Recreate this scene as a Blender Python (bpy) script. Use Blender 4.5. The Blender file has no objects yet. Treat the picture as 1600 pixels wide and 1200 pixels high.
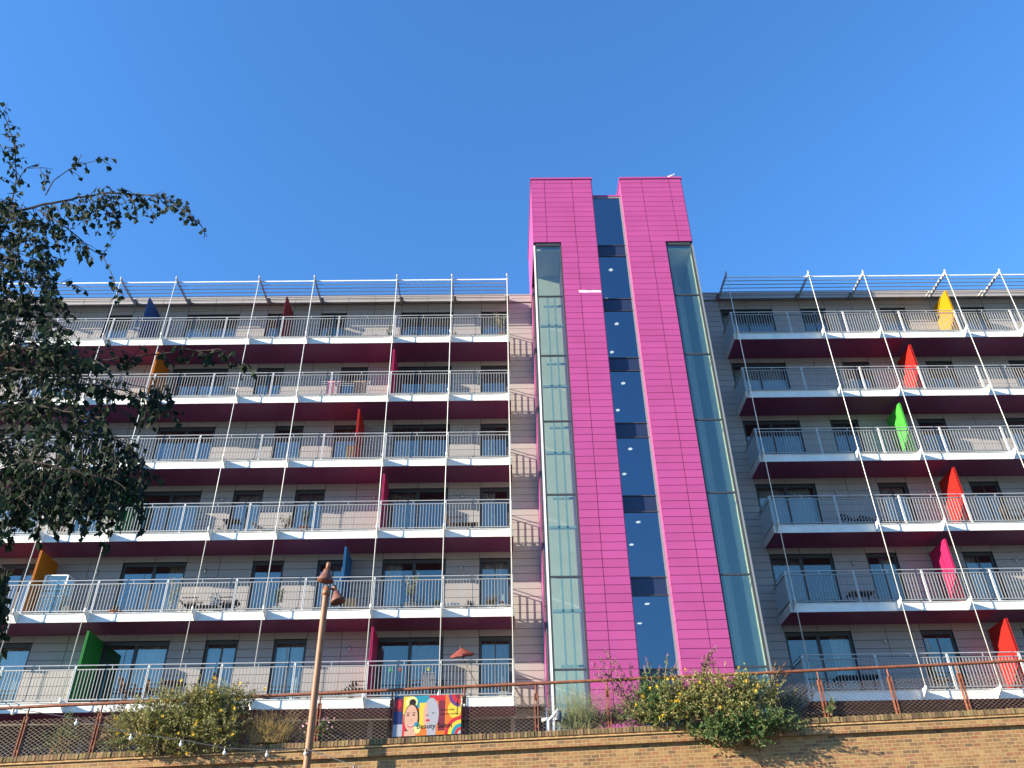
import bpy, math, random
from mathutils import Vector, Matrix
random.seed(7)
R = math.radians
E = 1.6                                  # eye height above the street
sc = bpy.context.scene
COL = sc.collection

# ---------------------------------------------------------------- camera
F_PX, YAW, PIT, ROL = 1320.0, R(0.81439), R(34.35046), R(-1.06952)
cy_, sy_, cp_, sp_, cr_, sr_ = math.cos(YAW), math.sin(YAW), math.cos(PIT), math.sin(PIT), math.cos(ROL), math.sin(ROL)
FWD = Vector((sy_*cp_, cy_*cp_, sp_)); RT0 = Vector((cy_, -sy_, 0)); UP0 = RT0.cross(FWD)
RT = cr_*RT0 + sr_*UP0; UP = -sr_*RT0 + cr_*UP0
cam = bpy.data.cameras.new("camera"); camo = bpy.data.objects.new("camera", cam); COL.objects.link(camo)
camo.matrix_world = Matrix(((RT.x, UP.x, -FWD.x, 0), (RT.y, UP.y, -FWD.y, 0), (RT.z, UP.z, -FWD.z, E), (0, 0, 0, 1)))
cam.sensor_width = 36; cam.lens = F_PX/1600*36; cam.clip_start = 0.05; cam.clip_end = 3000
sc.camera = camo

# ---------------------------------------------------------------- sky and sun
SUN = Vector((-2.40, -1.0, 0.84)).normalized()          # towards the sun
sun_el = math.asin(SUN.z); sun_az = math.atan2(SUN.x, SUN.y)
w = bpy.data.worlds.new("World"); sc.world = w; w.use_nodes = True
nt = w.node_tree; bg = nt.nodes['Background']
sky = nt.nodes.new('ShaderNodeTexSky'); sky.sky_type = 'NISHITA'; sky.sun_disc = False
sky.sun_elevation = sun_el; sky.sun_rotation = sun_az % (2*math.pi)
sky.air_density = 1.5; sky.dust_density = 0.0; sky.ozone_density = 10.0; sky.altitude = 0
nt.links.new(sky.outputs[0], bg.inputs[0]); bg.inputs[1].default_value = 0.135
sl = bpy.data.lights.new("sun", 'SUN'); sl.energy = 5.0; sl.angle = R(0.5); sl.color = (1.0, 0.89, 0.70)
so = bpy.data.objects.new("sun", sl); COL.objects.link(so)
so.rotation_euler = SUN.to_track_quat('Z', 'Y').to_euler(); so.location = (-40, -20, 30)
sc.view_settings.view_transform = 'Standard'; sc.view_settings.look = 'None'
sc.view_settings.exposure = 1.4; sc.view_settings.gamma = 1; sc.view_settings.use_curve_mapping = False

# ---------------------------------------------------------------- materials
MATS = {}
def mat(name, col, rough=0.6, metal=0.0, spec=0.5, var=0.0, noise=0.0, nscale=3.0, bump=0.0, bscale=40.0, emit=None, trans=0.0, hue=0.0):
    """principled material; var = tone change from piece to piece, noise = blotches"""
    if name in MATS: return MATS[name]
    m = bpy.data.materials.new(name); m.use_nodes = True; t = m.node_tree; N = t.nodes; L = t.links
    b = N['Principled BSDF']; b.inputs['Roughness'].default_value = rough; b.inputs['Metallic'].default_value = metal
    b.inputs['Specular IOR Level'].default_value = spec
    b.inputs['Base Color'].default_value = (*col, 1)
    src = None
    if var or noise or hue:
        rgb = N.new('ShaderNodeHueSaturation'); rgb.inputs['Color'].default_value = (*col, 1); src = rgb
        if var:
            g = N.new('ShaderNodeNewGeometry'); mr = N.new('ShaderNodeMapRange'); L.new(g.outputs['Random Per Island'], mr.inputs[0])
            mr.inputs[3].default_value = 1-var; mr.inputs[4].default_value = 1+var; L.new(mr.outputs[0], rgb.inputs['Value'])
            if hue:
                wn = N.new('ShaderNodeTexWhiteNoise'); wn.noise_dimensions = '1D'; L.new(g.outputs['Random Per Island'], wn.inputs['W'])
                m2 = N.new('ShaderNodeMapRange'); L.new(wn.outputs['Value'], m2.inputs[0]); m2.inputs[3].default_value = .5-hue; m2.inputs[4].default_value = .5+hue
                L.new(m2.outputs[0], rgb.inputs['Hue'])
        if noise:
            g2 = N.new('ShaderNodeNewGeometry'); nz = N.new('ShaderNodeTexNoise'); nz.inputs['Scale'].default_value = nscale; nz.inputs['Detail'].default_value = 6
            L.new(g2.outputs['Position'], nz.inputs['Vector'])
            m3 = N.new('ShaderNodeMapRange'); L.new(nz.outputs[0], m3.inputs[0]); m3.inputs[1].default_value = .3; m3.inputs[2].default_value = .7
            m3.inputs[3].default_value = 1-noise; m3.inputs[4].default_value = 1+noise
            mx = N.new('ShaderNodeVectorMath'); mx.operation = 'SCALE'; L.new(rgb.outputs[0], mx.inputs[0]); L.new(m3.outputs[0], mx.inputs['Scale']); src = mx
        L.new(src.outputs[0], b.inputs['Base Color'])
    if bump:
        g4 = N.new('ShaderNodeNewGeometry'); nb = N.new('ShaderNodeTexNoise'); nb.inputs['Scale'].default_value = bscale; nb.inputs['Detail'].default_value = 4
        L.new(g4.outputs['Position'], nb.inputs['Vector']); bp = N.new('ShaderNodeBump'); bp.inputs['Strength'].default_value = bump; bp.inputs['Distance'].default_value = .01
        L.new(nb.outputs[0], bp.inputs['Height']); L.new(bp.outputs[0], b.inputs['Normal'])
    if emit:
        b.inputs['Emission Color'].default_value = (*col, 1); b.inputs['Emission Strength'].default_value = emit
    if trans:                                            # leaves let a little light through
        tr = N.new('ShaderNodeBsdfTranslucent'); mxs = N.new('ShaderNodeMixShader'); mxs.inputs[0].default_value = trans
        if src: L.new(src.outputs[0], tr.inputs[0])
        else: tr.inputs[0].default_value = (*col, 1)
        out = N['Material Output']; L.new(b.outputs[0], mxs.inputs[1]); L.new(tr.outputs[0], mxs.inputs[2]); L.new(mxs.outputs[0], out.inputs[0])
    MATS[name] = m; return m

def glass(name, refl, tint, wob=0.0, rtint=(1, 1, 1), edge=.6):
    """coated window glass: mirror share rises towards grazing view, the rest passes through tinted"""
    m = bpy.data.materials.new(name); m.use_nodes = True; t = m.node_tree; N = t.nodes; L = t.links
    N.remove(N['Principled BSDF']); out = N['Material Output']
    gl = N.new('ShaderNodeBsdfGlossy'); gl.inputs['Roughness'].default_value = 0.01; gl.inputs['Color'].default_value = (*rtint, 1)
    tr = N.new('ShaderNodeBsdfTransparent'); tr.inputs['Color'].default_value = (*tint, 1)
    lw = N.new('ShaderNodeLayerWeight'); lw.inputs['Blend'].default_value = .35
    mr = N.new('ShaderNodeMapRange'); L.new(lw.outputs['Facing'], mr.inputs[0]); mr.inputs[3].default_value = refl; mr.inputs[4].default_value = refl+(1-refl)*edge
    mx = N.new('ShaderNodeMixShader'); L.new(mr.outputs[0], mx.inputs[0]); L.new(tr.outputs[0], mx.inputs[1]); L.new(gl.outputs[0], mx.inputs[2]); L.new(mx.outputs[0], out.inputs[0])
    if wob:
        g = N.new('ShaderNodeNewGeometry'); nb = N.new('ShaderNodeTexNoise'); nb.inputs['Scale'].default_value = .8; L.new(g.outputs['Position'], nb.inputs['Vector'])
        bp = N.new('ShaderNodeBump'); bp.inputs['Strength'].default_value = wob; bp.inputs['Distance'].default_value = .01
        L.new(nb.outputs[0], bp.inputs['Height']); L.new(bp.outputs[0], gl.inputs['Normal'])
    MATS[name] = m; return m

M_GREY = mat('grey_cladding', (.325, .292, .277), .55, var=.035, noise=.05, nscale=1.2)
M_JOINT = mat('dark_joint', (.05, .05, .055), .8)
M_PINK = mat('pink_panel', (.39, .060, .215), .42, var=.045, noise=.05, nscale=.9)
M_PINKD = mat('pink_joint', (.07, .008, .035), .8)
M_WHITE = mat('white_coated_metal', (.75, .75, .71), .4, noise=.09, nscale=2.5)
M_SOFF = mat('wine_soffit', (.19, .040, .125), .45, noise=.08, nscale=.8)
M_RAIL = mat('brushed_steel', (.62, .62, .61), .35, metal=.5, noise=.05, nscale=5)
M_BAR = mat('grey_baluster', (.30, .30, .295), .45, metal=.3)
M_STEELD = mat('dark_steel', (.10, .10, .11), .45, metal=.3)
M_FRAME = mat('dark_window_frame', (.045, .045, .05), .45)
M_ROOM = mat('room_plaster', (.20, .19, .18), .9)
M_CURT = mat('white_curtain', (.80, .79, .76), .9, noise=.08, nscale=6)
M_BLIND = mat('grey_blind', (.40, .39, .36), .9)
M_LOUV = mat('louvre_aluminium', (.42, .42, .41), .45, metal=.2)
G_WIN = glass('window_glass', .12, (.72, .76, .76), wob=.05, rtint=(1.0, .93, .84), edge=.32)
G_TOW = glass('tower_glass', .12, (.90, .96, .90), wob=.05, rtint=(1.0, .93, .84), edge=.25)
G_MID = glass('blue_glass', .20, (.50, .55, .62), wob=.04, rtint=(.80, .84, .92), edge=.3)
M_SPAN = mat('navy_spandrel', (.02, .03, .07), .15)
M_LAMP = mat('ceiling_lamp', (1.0, .90, .62), emit=1.6)
M_MINT = mat('mint_frosted_panel', (.95, .97, .80), .5, trans=.5)
M_CREAM = mat('cream_shaft_wall', (.42, .42, .37), .7, noise=.06, nscale=2)
M_RUST = mat('rusted_steel', (.23, .075, .035), .75, noise=.30, nscale=9, bump=.3)
M_RUSTP = mat('weathered_bronze_paint', (.25, .105, .045), .55, noise=.15, nscale=6)
M_MESH = mat('expanded_steel', (.34, .24, .18), .6, metal=.3, noise=.2, nscale=8)
M_BARK = mat('birch_bark', (.07, .055, .045), .9, noise=.3, nscale=12)
M_TWIG = mat('dark_twig', (.045, .030, .022), .9)
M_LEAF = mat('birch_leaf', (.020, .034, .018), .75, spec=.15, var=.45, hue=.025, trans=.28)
M_TERRA = mat('terracotta', (.42, .15, .07), .8, noise=.1)
M_POTW = mat('white_pot', (.70, .68, .62), .6)
M_POTG = mat('grey_planter', (.30, .30, .29), .7)
M_WOOD = mat('teak_wood', (.22, .11, .05), .7, noise=.2, nscale=12)
M_WOODD = mat('dark_wood', (.06, .035, .022), .7, noise=.2, nscale=12)
M_PLY = mat('light_wood', (.48, .27, .11), .7, noise=.1, nscale=8)
M_GREEN = mat('green_leaf', (.085, .145, .04), .55, var=.5, hue=.03, trans=.25)
M_PALEG = mat('pale_leaf', (.16, .20, .075), .55, var=.4, hue=.03, trans=.3)
M_OLIVE = mat('olive_leaf', (.24, .235, .07), .55, var=.55, hue=.035, trans=.25)
M_DARKG = mat('deep_green_leaf', (.022, .042, .018), .5, var=.5, hue=.03, trans=.15)
M_DRY = mat('dry_stem', (.30, .20, .09), .8, var=.4)
M_STRAW = mat('straw_grass', (.42, .28, .10), .7, var=.4, trans=.3)
M_YEL = mat('yellow_petal', (.80, .52, .03), .6, var=.25, trans=.2)
M_MAUVE = mat('mauve_flower', (.35, .14, .22), .7, var=.4)

# ---------------------------------------------------------------- mesh helpers
ORIG = {}
class MB:
    def __init__(s): s.v = []; s.f = []; s.m = []
    def poly(s, pts, mi=0):
        n = len(s.v); s.v += [tuple(p) for p in pts]; s.f.append(tuple(range(n, n+len(pts)))); s.m.append(mi)
    def box(s, x0, x1, y0, y1, z0, z1, mi=0):
        n = len(s.v)
        s.v += [(x0,y0,z0),(x1,y0,z0),(x1,y1,z0),(x0,y1,z0),(x0,y0,z1),(x1,y0,z1),(x1,y1,z1),(x0,y1,z1)]
        for f in ((0,3,2,1),(4,5,6,7),(0,1,5,4),(1,2,6,5),(2,3,7,6),(3,0,4,7)):
            s.f.append(tuple(n+i for i in f)); s.m.append(mi)
        return s
    def bar(s, p, q, wd, dp, upv=(0,0,1), mi=0):
        p = Vector(p); q = Vector(q); d = (q-p).normalized(); u = Vector(upv)
        if abs(d.dot(u)) > .98: u = Vector((0,1,0))
        a = d.cross(u).normalized(); b = a.cross(d).normalized(); n = len(s.v)
        for c in (p, q):
            for i, j in ((-1,-1),(1,-1),(1,1),(-1,1)): s.v.append(tuple(c+a*i*wd/2+b*j*dp/2))
        for f in ((0,3,2,1),(4,5,6,7),(0,1,5,4),(1,2,6,5),(2,3,7,6),(3,0,4,7)):
            s.f.append(tuple(n+i for i in f)); s.m.append(mi)
        return s
    def tube(s, pts, rad, n=8, mi=0, cap=True):
        pts = [Vector(p) for p in pts]; k = len(pts)
        if not isinstance(rad, (list, tuple)): rad = [rad]*k
        base = len(s.v); pa = None
        for i, p in enumerate(pts):
            d = (pts[min(i+1, k-1)]-pts[max(i-1, 0)]).normalized()
            if pa is None: pa = d.cross(Vector((0,0,1)) if abs(d.z) < .9 else Vector((1,0,0))).normalized()
            a = (pa - d*pa.dot(d)).normalized(); pa = a; b = d.cross(a)
            for j in range(n):
                t = 2*math.pi*j/n; s.v.append(tuple(p+(a*math.cos(t)+b*math.sin(t))*rad[i]))
        for i in range(k-1):
            for j in range(n):
                s.f.append((base+i*n+j, base+i*n+(j+1) % n, base+(i+1)*n+(j+1) % n, base+(i+1)*n+j)); s.m.append(mi)
        if cap:
            s.f.append(tuple(base+j for j in reversed(range(n)))); s.m.append(mi)
            s.f.append(tuple(base+(k-1)*n+j for j in range(n))); s.m.append(mi)
        return s
    def lathe(s, c, prof, n=20, axis=(0,0,1), mi=0):
        ax = Vector(axis).normalized(); c = Vector(c)
        return s.tube([c+ax*h for r, h in prof], [r for r, h in prof], n, mi)
    def leaf(s, p, d, nrm, ln, wd, mi=0):
        """pointed oval leaf from p along d, slightly folded"""
        sd = d.cross(nrm)
        if sd.length < 1e-4: sd = Vector((1,0,0))
        sd.normalize(); n = len(s.v); up = sd.cross(d).normalized()
        a = p; e = p+d*ln; m1 = p+d*ln*.38
        s.v += [tuple(a), tuple(m1+sd*wd/2+up*wd*.15), tuple(e), tuple(m1-sd*wd/2+up*wd*.15), tuple(p+d*ln*.45)]
        s.f += [(n, n+1, n+4), (n+1, n+2, n+4), (n+2, n+3, n+4), (n+3, n, n+4)]; s.m += [mi]*4
    def build(s, name, mats, parent=None, smooth=False):
        me = bpy.data.meshes.new(name); o0 = ORIG.get(parent.name, Vector((0,0,0))) if parent else Vector((0,0,0))
        me.from_pydata([(a-o0.x, b-o0.y, c-o0.z) for a, b, c in s.v], [], s.f)
        if not isinstance(mats, (list, tuple)): mats = [mats]
        for q in mats: me.materials.append(q)
        if len(mats) > 1: me.polygons.foreach_set('material_index', s.m)
        if smooth: me.polygons.foreach_set('use_smooth', [True]*len(s.f))
        me.update(); o = bpy.data.objects.new(name, me); COL.objects.link(o)
        if parent: o.parent = parent; ORIG[o.name] = o0
        return o
def thing(name, loc, label, cat, group=None):
    o = bpy.data.objects.new(name, None); COL.objects.link(o); o.location = loc; o.empty_display_size = .2
    ORIG[o.name] = Vector(loc); o['label'] = label; o['category'] = cat
    if group: o['group'] = group
    return o
def tag(o, label, cat, group=None):
    o['label'] = label; o['category'] = cat
    if group: o['group'] = group
    return o
def struct(mb, name, m):
    o = mb.build(name, m); o['kind'] = 'structure'; return o
def stuff(o): o['kind'] = 'stuff'; return o
def center(o):
    """move a one-mesh thing's origin to its base"""
    vs = [v.co for v in o.data.vertices]; c = Vector(((min(v.x for v in vs)+max(v.x for v in vs))/2, (min(v.y for v in vs)+max(v.y for v in vs))/2, min(v.z for v in vs)))
    o.data.transform(Matrix.Translation(-c)); o.location = c; return o

def at(px, py, Y):
    """real point at distance Y that the photo shows at this place (used to take measurements)"""
    d = FWD*F_PX + RT*(px-800) + UP*(600-py)
    return Vector((0, 0, E)) + d*(Y/d.y)

# ================================================================= SETTING
g = MB(); g.poly([(-900,-900,0),(900,-900,0),(900,900,0),(-900,900,0)])
struct(g, 'street', mat('asphalt', (.06, .06, .06), .9, noise=.2, nscale=2, bump=.2))
def zw(x): return 4.23+E+.0308*x                     # the wall's gently rising top
t_ = MB(); t_.poly([(-45,20.5,zw(-45)-.35),(45,20.5,zw(45)-.35),(45,60,zw(45)-.35),(-45,60,zw(-45)-.35)])
struct(t_, 'terrace', mat('terrace_soil', (.07, .05, .035), .95, noise=.3, nscale=3, bump=.3))

# ================================================================= BRICK WALL
def brick_mat(name, c1, c2, mortar, slope=.0308):
    m = bpy.data.materials.new(name); m.use_nodes = True; t = m.node_tree; N = t.nodes; L = t.links; b = N['Principled BSDF']; b.inputs['Roughness'].default_value = .9
    g = N.new('ShaderNodeNewGeometry'); sp = N.new('ShaderNodeSeparateXYZ'); L.new(g.outputs['Position'], sp.inputs[0])
    ml = N.new('ShaderNodeMath'); ml.operation = 'MULTIPLY_ADD'; L.new(sp.outputs[0], ml.inputs[0]); ml.inputs[1].default_value = -slope; L.new(sp.outputs[2], ml.inputs[2])
    cb = N.new('ShaderNodeCombineXYZ'); L.new(sp.outputs[0], cb.inputs[0]); L.new(ml.outputs[0], cb.inputs[1])
    dn = N.new('ShaderNodeTexNoise'); dn.inputs['Scale'].default_value = 9; L.new(g.outputs['Position'], dn.inputs['Vector'])
    dm = N.new('ShaderNodeVectorMath'); dm.operation = 'MULTIPLY_ADD'; L.new(dn.outputs['Color'], dm.inputs[0]); dm.inputs[1].default_value = (.035, .03, 0); L.new(cb.outputs[0], dm.inputs[2])
    bt = N.new('ShaderNodeTexBrick'); L.new(dm.outputs[0], bt.inputs['Vector']); bt.inputs['Scale'].default_value = 1
    bt.inputs['Brick Width'].default_value = .19; bt.inputs['Row Height'].default_value = .076; bt.inputs['Mortar Size'].default_value = .007
    bt.inputs['Mortar Smooth'].default_value = .3; bt.offset = .5; bt.inputs['Bias'].default_value = 0
    bt.inputs['Color1'].default_value = (0, 0, 0, 1); bt.inputs['Color2'].default_value = (1, 1, 1, 1); bt.inputs['Mortar'].default_value = (.5, .5, .5, 1)
    cr = N.new('ShaderNodeValToRGB'); L.new(bt.outputs['Color'], cr.inputs[0]); els = cr.color_ramp.elements
    els[0].position = 0; els[0].color = (*c1[0], 1); els[1].position = 1; els[1].color = (*c2, 1)
    for i, c in enumerate(c1[1:]):
        e = els.new((i+1)/(len(c1))); e.color = (*c, 1)
    nz = N.new('ShaderNodeTexNoise'); nz.inputs['Scale'].default_value = 3.5; nz.inputs['Detail'].default_value = 12; nz.inputs['Roughness'].default_value = .75; L.new(g.outputs['Position'], nz.inputs['Vector'])
    mr = N.new('ShaderNodeMapRange'); L.new(nz.outputs[0], mr.inputs[0]); mr.inputs[1].default_value = .3; mr.inputs[2].default_value = .7; mr.inputs[3].default_value = .62; mr.inputs[4].default_value = 1.38
    sc_ = N.new('ShaderNodeVectorMath'); sc_.operation = 'SCALE'; L.new(cr.outputs[0], sc_.inputs[0]); L.new(mr.outputs[0], sc_.inputs['Scale'])
    mx = N.new('ShaderNodeMix'); mx.data_type = 'RGBA'; L.new(bt.outputs['Fac'], mx.inputs[0]); L.new(sc_.outputs[0], mx.inputs[6]); mx.inputs[7].default_value = (*mortar, 1)
    L.new(mx.outputs[2], b.inputs['Base Color'])
    n2 = N.new('ShaderNodeTexNoise'); n2.inputs['Scale'].default_value = 45; n2.inputs['Detail'].default_value = 5; L.new(g.outputs['Position'], n2.inputs['Vector'])
    ma = N.new('ShaderNodeMath'); ma.operation = 'MULTIPLY_ADD'; L.new(bt.outputs['Fac'], ma.inputs[0]); ma.inputs[1].default_value = -1.2; L.new(n2.outputs[0], ma.inputs[2])
    bp = N.new('ShaderNodeBump'); bp.inputs['Strength'].default_value = .8; bp.inputs['Distance'].default_value = .012; L.new(ma.outputs[0], bp.inputs['Height']); L.new(bp.outputs[0], b.inputs['Normal'])
    return m
M_BRICK = brick_mat('stock_brick', [(.15, .09, .05), (.29, .155, .065), (.33, .19, .075), (.28, .115, .055)], (.37, .225, .09), (.46, .32, .155))
M_SOLD = mat('coping_brick', (.19, .125, .055), .9, var=.5, hue=.02, noise=.2, nscale=12, bump=.6, bscale=60)
wl = thing('brick_wall', (0, 20.2, 0), 'long old yellow stock brick retaining wall under the rusty railing', 'brick wall')
def slab(mb, y0, y1, t0, t1, x0=-32, x1=32, mi=0):     # a course that follows the slope, t = height over wall top
    n = len(mb.v)
    mb.v += [(x0,y0,zw(x0)+t0),(x1,y0,zw(x1)+t0),(x1,y1,zw(x1)+t0),(x0,y1,zw(x0)+t0),(x0,y0,zw(x0)+t1),(x1,y0,zw(x1)+t1),(x1,y1,zw(x1)+t1),(x0,y1,zw(x0)+t1)]
    for f in ((0,3,2,1),(4,5,6,7),(0,1,5,4),(1,2,6,5),(2,3,7,6),(3,0,4,7)): mb.f.append(tuple(n+i for i in f)); mb.m.append(mi)
b = MB(); x0, x1 = -32, 32; b.v = []
n = 0
b.v += [(x0,20.09,-.5),(x1,20.09,-.5),(x1,20.42,-.5),(x0,20.42,-.5),(x0,20.09,zw(x0)-.36),(x1,20.09,zw(x1)-.36),(x1,20.42,zw(x1)-.36),(x0,20.42,zw(x0)-.36)]
for f in ((0,3,2,1),(4,5,6,7),(0,1,5,4),(1,2,6,5),(2,3,7,6),(3,0,4,7)): b.f.append(f); b.m.append(0)
b.build('wall_face', M_BRICK, wl)
b = MB(); slab(b, 20.0, 20.415, -.36, -.18); slab(b, 20.025, 20.41, -.155, -.118); b.build('corbel_course', M_BRICK, wl)
b = MB(); slab(b, 19.965, 20.405, -.18, -.155); b.build('tile_course', mat('tile_creasing', (.50, .30, .13), .9, noise=.3, nscale=8, bump=.5), wl)
b = MB(); slab(b, 20.03, 20.40, -.118, -.012)
b.build('mortar_bed', mat('lime_mortar', (.30, .23, .15), .95, noise=.3, nscale=8), wl)
b = MB(); x = -24.0
while x < 24:
    ww = .066+random.uniform(-.006, .006); dz = random.uniform(-.010, .006); yy = 20.0+random.uniform(-.008, .01); n = len(b.v)
    b.v += [(x,yy,zw(x)-.116),(x+ww,yy,zw(x)-.116),(x+ww,20.43,zw(x)-.116),(x,20.43,zw(x)-.116),(x,yy+.006,zw(x)+dz),(x+ww,yy+.006,zw(x)+dz),(x+ww,20.43,zw(x)+dz),(x,20.43,zw(x)+dz)]
    for f in ((0,3,2,1),(4,5,6,7),(0,1,5,4),(1,2,6,5),(2,3,7,6),(3,0,4,7)): b.f.append(tuple(n+i for i in f)); b.m.append(0)
    x += ww+.011+random.uniform(0, .004)
stuff(b.build('coping_bricks', M_SOLD, wl)) if False else b.build('coping_bricks', M_SOLD, wl)

# ================================================================= GREY BLOCKS
YF, YC, YB = 28.85, 28.46, 30.32                     # fascia front, tie rods, window wall
FZ = {k: 7.26+E+3*(k-1) for k in range(1, 7)}
ZR = 25.72+E                                         # roof edge
def clad(mb, x0, x1, z0, z1, y, grid=.3, zref=FZ[1], vj=()):
    """courses of cladding panels with open joints between"""
    zs = [z0]; k = math.ceil((z0-zref)/grid+1e-6); 
    while zref+k*grid < z1-1e-3:
        if zref+k*grid > z0+.02: zs.append(zref+k*grid)
        k += 1
    zs.append(z1); xs = [x0]+[v for v in sorted(vj) if x0+.05 < v < x1-.05]+[x1]
    for i in range(len(zs)-1):
        for j in range(len(xs)-1):
            mb.box(xs[j]+.010, xs[j+1]-.010, y-.02, y, zs[i]+.009, zs[i+1]-.009)
PROTO_PANEL = {}
def baluster_panel(w_):
    """mesh: two rails and flat bars between two posts, origin at its left foot"""
    key = round(w_, 3)
    if key not in PROTO_PANEL:
        b = MB(); b.box(0, w_, -.022, .022, .055, .095); b.box(0, w_, -.022, .022, 1.035, 1.070)
        n = max(1, round(w_/.112))
        for i in range(1, n): xx = w_*i/n; b.box(xx-.011, xx+.011, -.016, .016, .095, 1.035)
        o = b.build('baluster_panel', M_BAR); me = o.data; bpy.data.objects.remove(o); PROTO_PANEL[key] = me
    return PROTO_PANEL[key]
def inst(name, me, parent, loc, rz=0):
    o = bpy.data.objects.new(name, me); COL.objects.link(o); o.parent = parent; o.rotation_euler = (0, 0, rz)
    o0 = ORIG.get(parent.name, Vector((0,0,0))); o.location = Vector(loc)-o0; ORIG[o.name] = o0; return o
pm = MB(); pm.box(-.034, -.012, -.035, .035, -.02, 1.10); pm.box(.012, .034, -.035, .035, -.02, 1.10); pm.box(-.03, .03, -.02, .02, 1.09, 1.17)
o_ = pm.build('post', M_WHITE); POST = o_.data; POST.materials[0] = mat('post_aluminium', (.56, .57, .57), .4, metal=.1); bpy.data.objects.remove(o_)
pm = MB(); pm.box(-.008, .008, -.012, .012, 1.07, 1.18); o_ = pm.build('rail_stub', M_RAIL); STUB = o_.data; bpy.data.objects.remove(o_)

def block(name, label, gx, kmax, wins, divs, cables, endx, dirn, far, wall_span):
    """gx(k): x of grid line k counted from the tower side; dirn -1 = runs left, +1 = runs right"""
    root = thing(name, (gx(kmax/2), 31, 4), label, 'apartment block')
    xa, xb = sorted((gx(0)+(-.08*dirn), far)); L0, L1 = sorted((endx, far))
    # --- structure shell: dark backing, rooms
    sh = MB()
    z_g = 4.2
    for k in range(0, 7):
        zf = FZ[k] if k else z_g
        sh.box(L0, L1, YB+.30, 35.0, zf-.34 if k else zf-.3, zf-.02)
    sh.box(L0, L1, YB+.02, 35.4, FZ[6]+2.98, ZR-.06)
    sh.box(L0, L1, 35.0, 35.3, z_g, ZR-.1)
    for kk in (0, 4, 9, 12, 16):
        xx = gx(kk)+.02*dirn
        if L0 < xx < L1: sh.box(xx-.08, xx+.08, YB+.31, 34.98, z_g, ZR-.3)
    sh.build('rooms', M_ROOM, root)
    wm = MB(); wj = MB()
    vj = [gx(k) for k in range(0, kmax+1)]
    for lv in range(1, 7):
        z0 = FZ[lv]-.02; z1 = FZ[lv]+3-.02; ws = []
        for (ka, kb) in wins[lv]:
            a, c = sorted((gx(ka)+.03*dirn, gx(kb)-.03*dirn)); ws.append((a, c))
        ws.sort(); cur = L0; zt = FZ[lv]+2.44
        if lv == 6: zt = FZ[6]+2.5; z1 = FZ[6]+3.02
        for a, c in ws:
            if a > cur+.03: clad(wm, cur, a, z0, z1, YB, vj=vj); wj.box(cur, a, YB+.004, YB+.30, z0, z1)
            clad(wm, a, c, zt, z1, YB, vj=vj); wj.box(a, c, YB+.004, YB+.30, zt, z1); cur = c
        if cur < L1: clad(wm, cur, L1, z0, z1, YB, vj=vj); wj.box(cur, L1, YB+.004, YB+.30, z0, z1)
        # windows
        for i, (a, c) in enumerate(ws):
            fr = MB(); y0, y1 = YB+.07, YB+.15; zb = FZ[lv]-.01
            fr.box(a, a+.09, y0, y1, zb, zt); fr.box(c-.09, c, y0, y1, zb, zt); fr.box(a+.09, c-.09, y0, y1, zt-.14, zt); fr.box(a+.09, c-.09, y0, y1, zb, zb+.07)
            big = c-a > 1.6; mids = []
            if big: mids = [(a+c)/2]; fr.box(mids[0]-.06, mids[0]+.06, y0, y1, zb+.07, zt-.14)
            else: mids = [(a+c)/2]; fr.box(mids[0]-.02, mids[0]+.02, y0+.02, y1, zb+.07, zt-.14)
            fo = fr.build('window', M_FRAME, root)
            es = [a+.09]+mids+[c-.09]
            for e0, e1 in zip(es[:-1], es[1:]):
                p = MB(); p.box(e0+.01, e1-.01, YB+.105, YB+.118, zb+.07, zt-.14); p.build('pane', G_WIN, fo)
            # what hangs behind the pane
            q = random.random()
            if q < .78:
                cu = MB(); yy = YB+.32; frac = random.choice((.28, .5, .5, 1.0)); side = random.random() < .5
                wa = (c-a-.2)*frac; xs0 = a+.1 if side else c-.1-wa; n = max(6, int(wa/.05)); pts = [(xs0+wa*j/n, yy+.04*math.sin(j*1.9)+random.uniform(-.01, .01)) for j in range(n+1)]
                for (xa_, ya_), (xb_, yb_) in zip(pts[:-1], pts[1:]): cu.poly([(xa_,ya_,zb+.05),(xb_,yb_,zb+.05),(xb_,yb_,zt-.06),(xa_,ya_,zt-.06)])
                cu.build('curtain', random.choice((M_CURT, M_CURT, mat('cream_curtain', (.66, .58, .44), .9), mat('grey_curtain', (.42, .42, .44), .9))), fo)
            elif q < .92:
                cu = MB(); cu.box(a+.1, c-.1, YB+.26, YB+.27, zt-random.uniform(.5, 1.6), zt-.1); cu.build('blind', M_BLIND, fo)
    # ground floor: dark glazed shop front
    gf = MB(); gf.box(L0, L1, YB+.35, YB+.45, z_g-.3, FZ[1]-.4); gfo = gf.build('ground_floor_front', mat('charcoal_panel', (.025, .025, .03), .6), root)
    x = L0+.4
    while x < L1-2.6:
        p = MB(); p.box(x, x+1.9, YB+.33, YB+.345, z_g+.1, z_g+2.5); p.build('shop_pane', G_WIN, gfo); x += 2.45
    # cladding of the gable strip by the tower
    wm.build('wall', M_GREY, root); wj.build('wall_backing', M_JOINT, root)
    # roof edge
    rf = MB(); clad(rf, L0, L1, FZ[6]+3.03, ZR-.03, YB-.05, grid=.22, zref=FZ[6]+3.03, vj=vj)
    rf.box(L0, L1, YB-.09, YB+.5, ZR-.03, ZR+.02); rf.box(L0, L1, YB-.045, YB+.01, FZ[6]+3.03, ZR-.035)
    rf.build('roof_edge', M_GREY, root)
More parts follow.
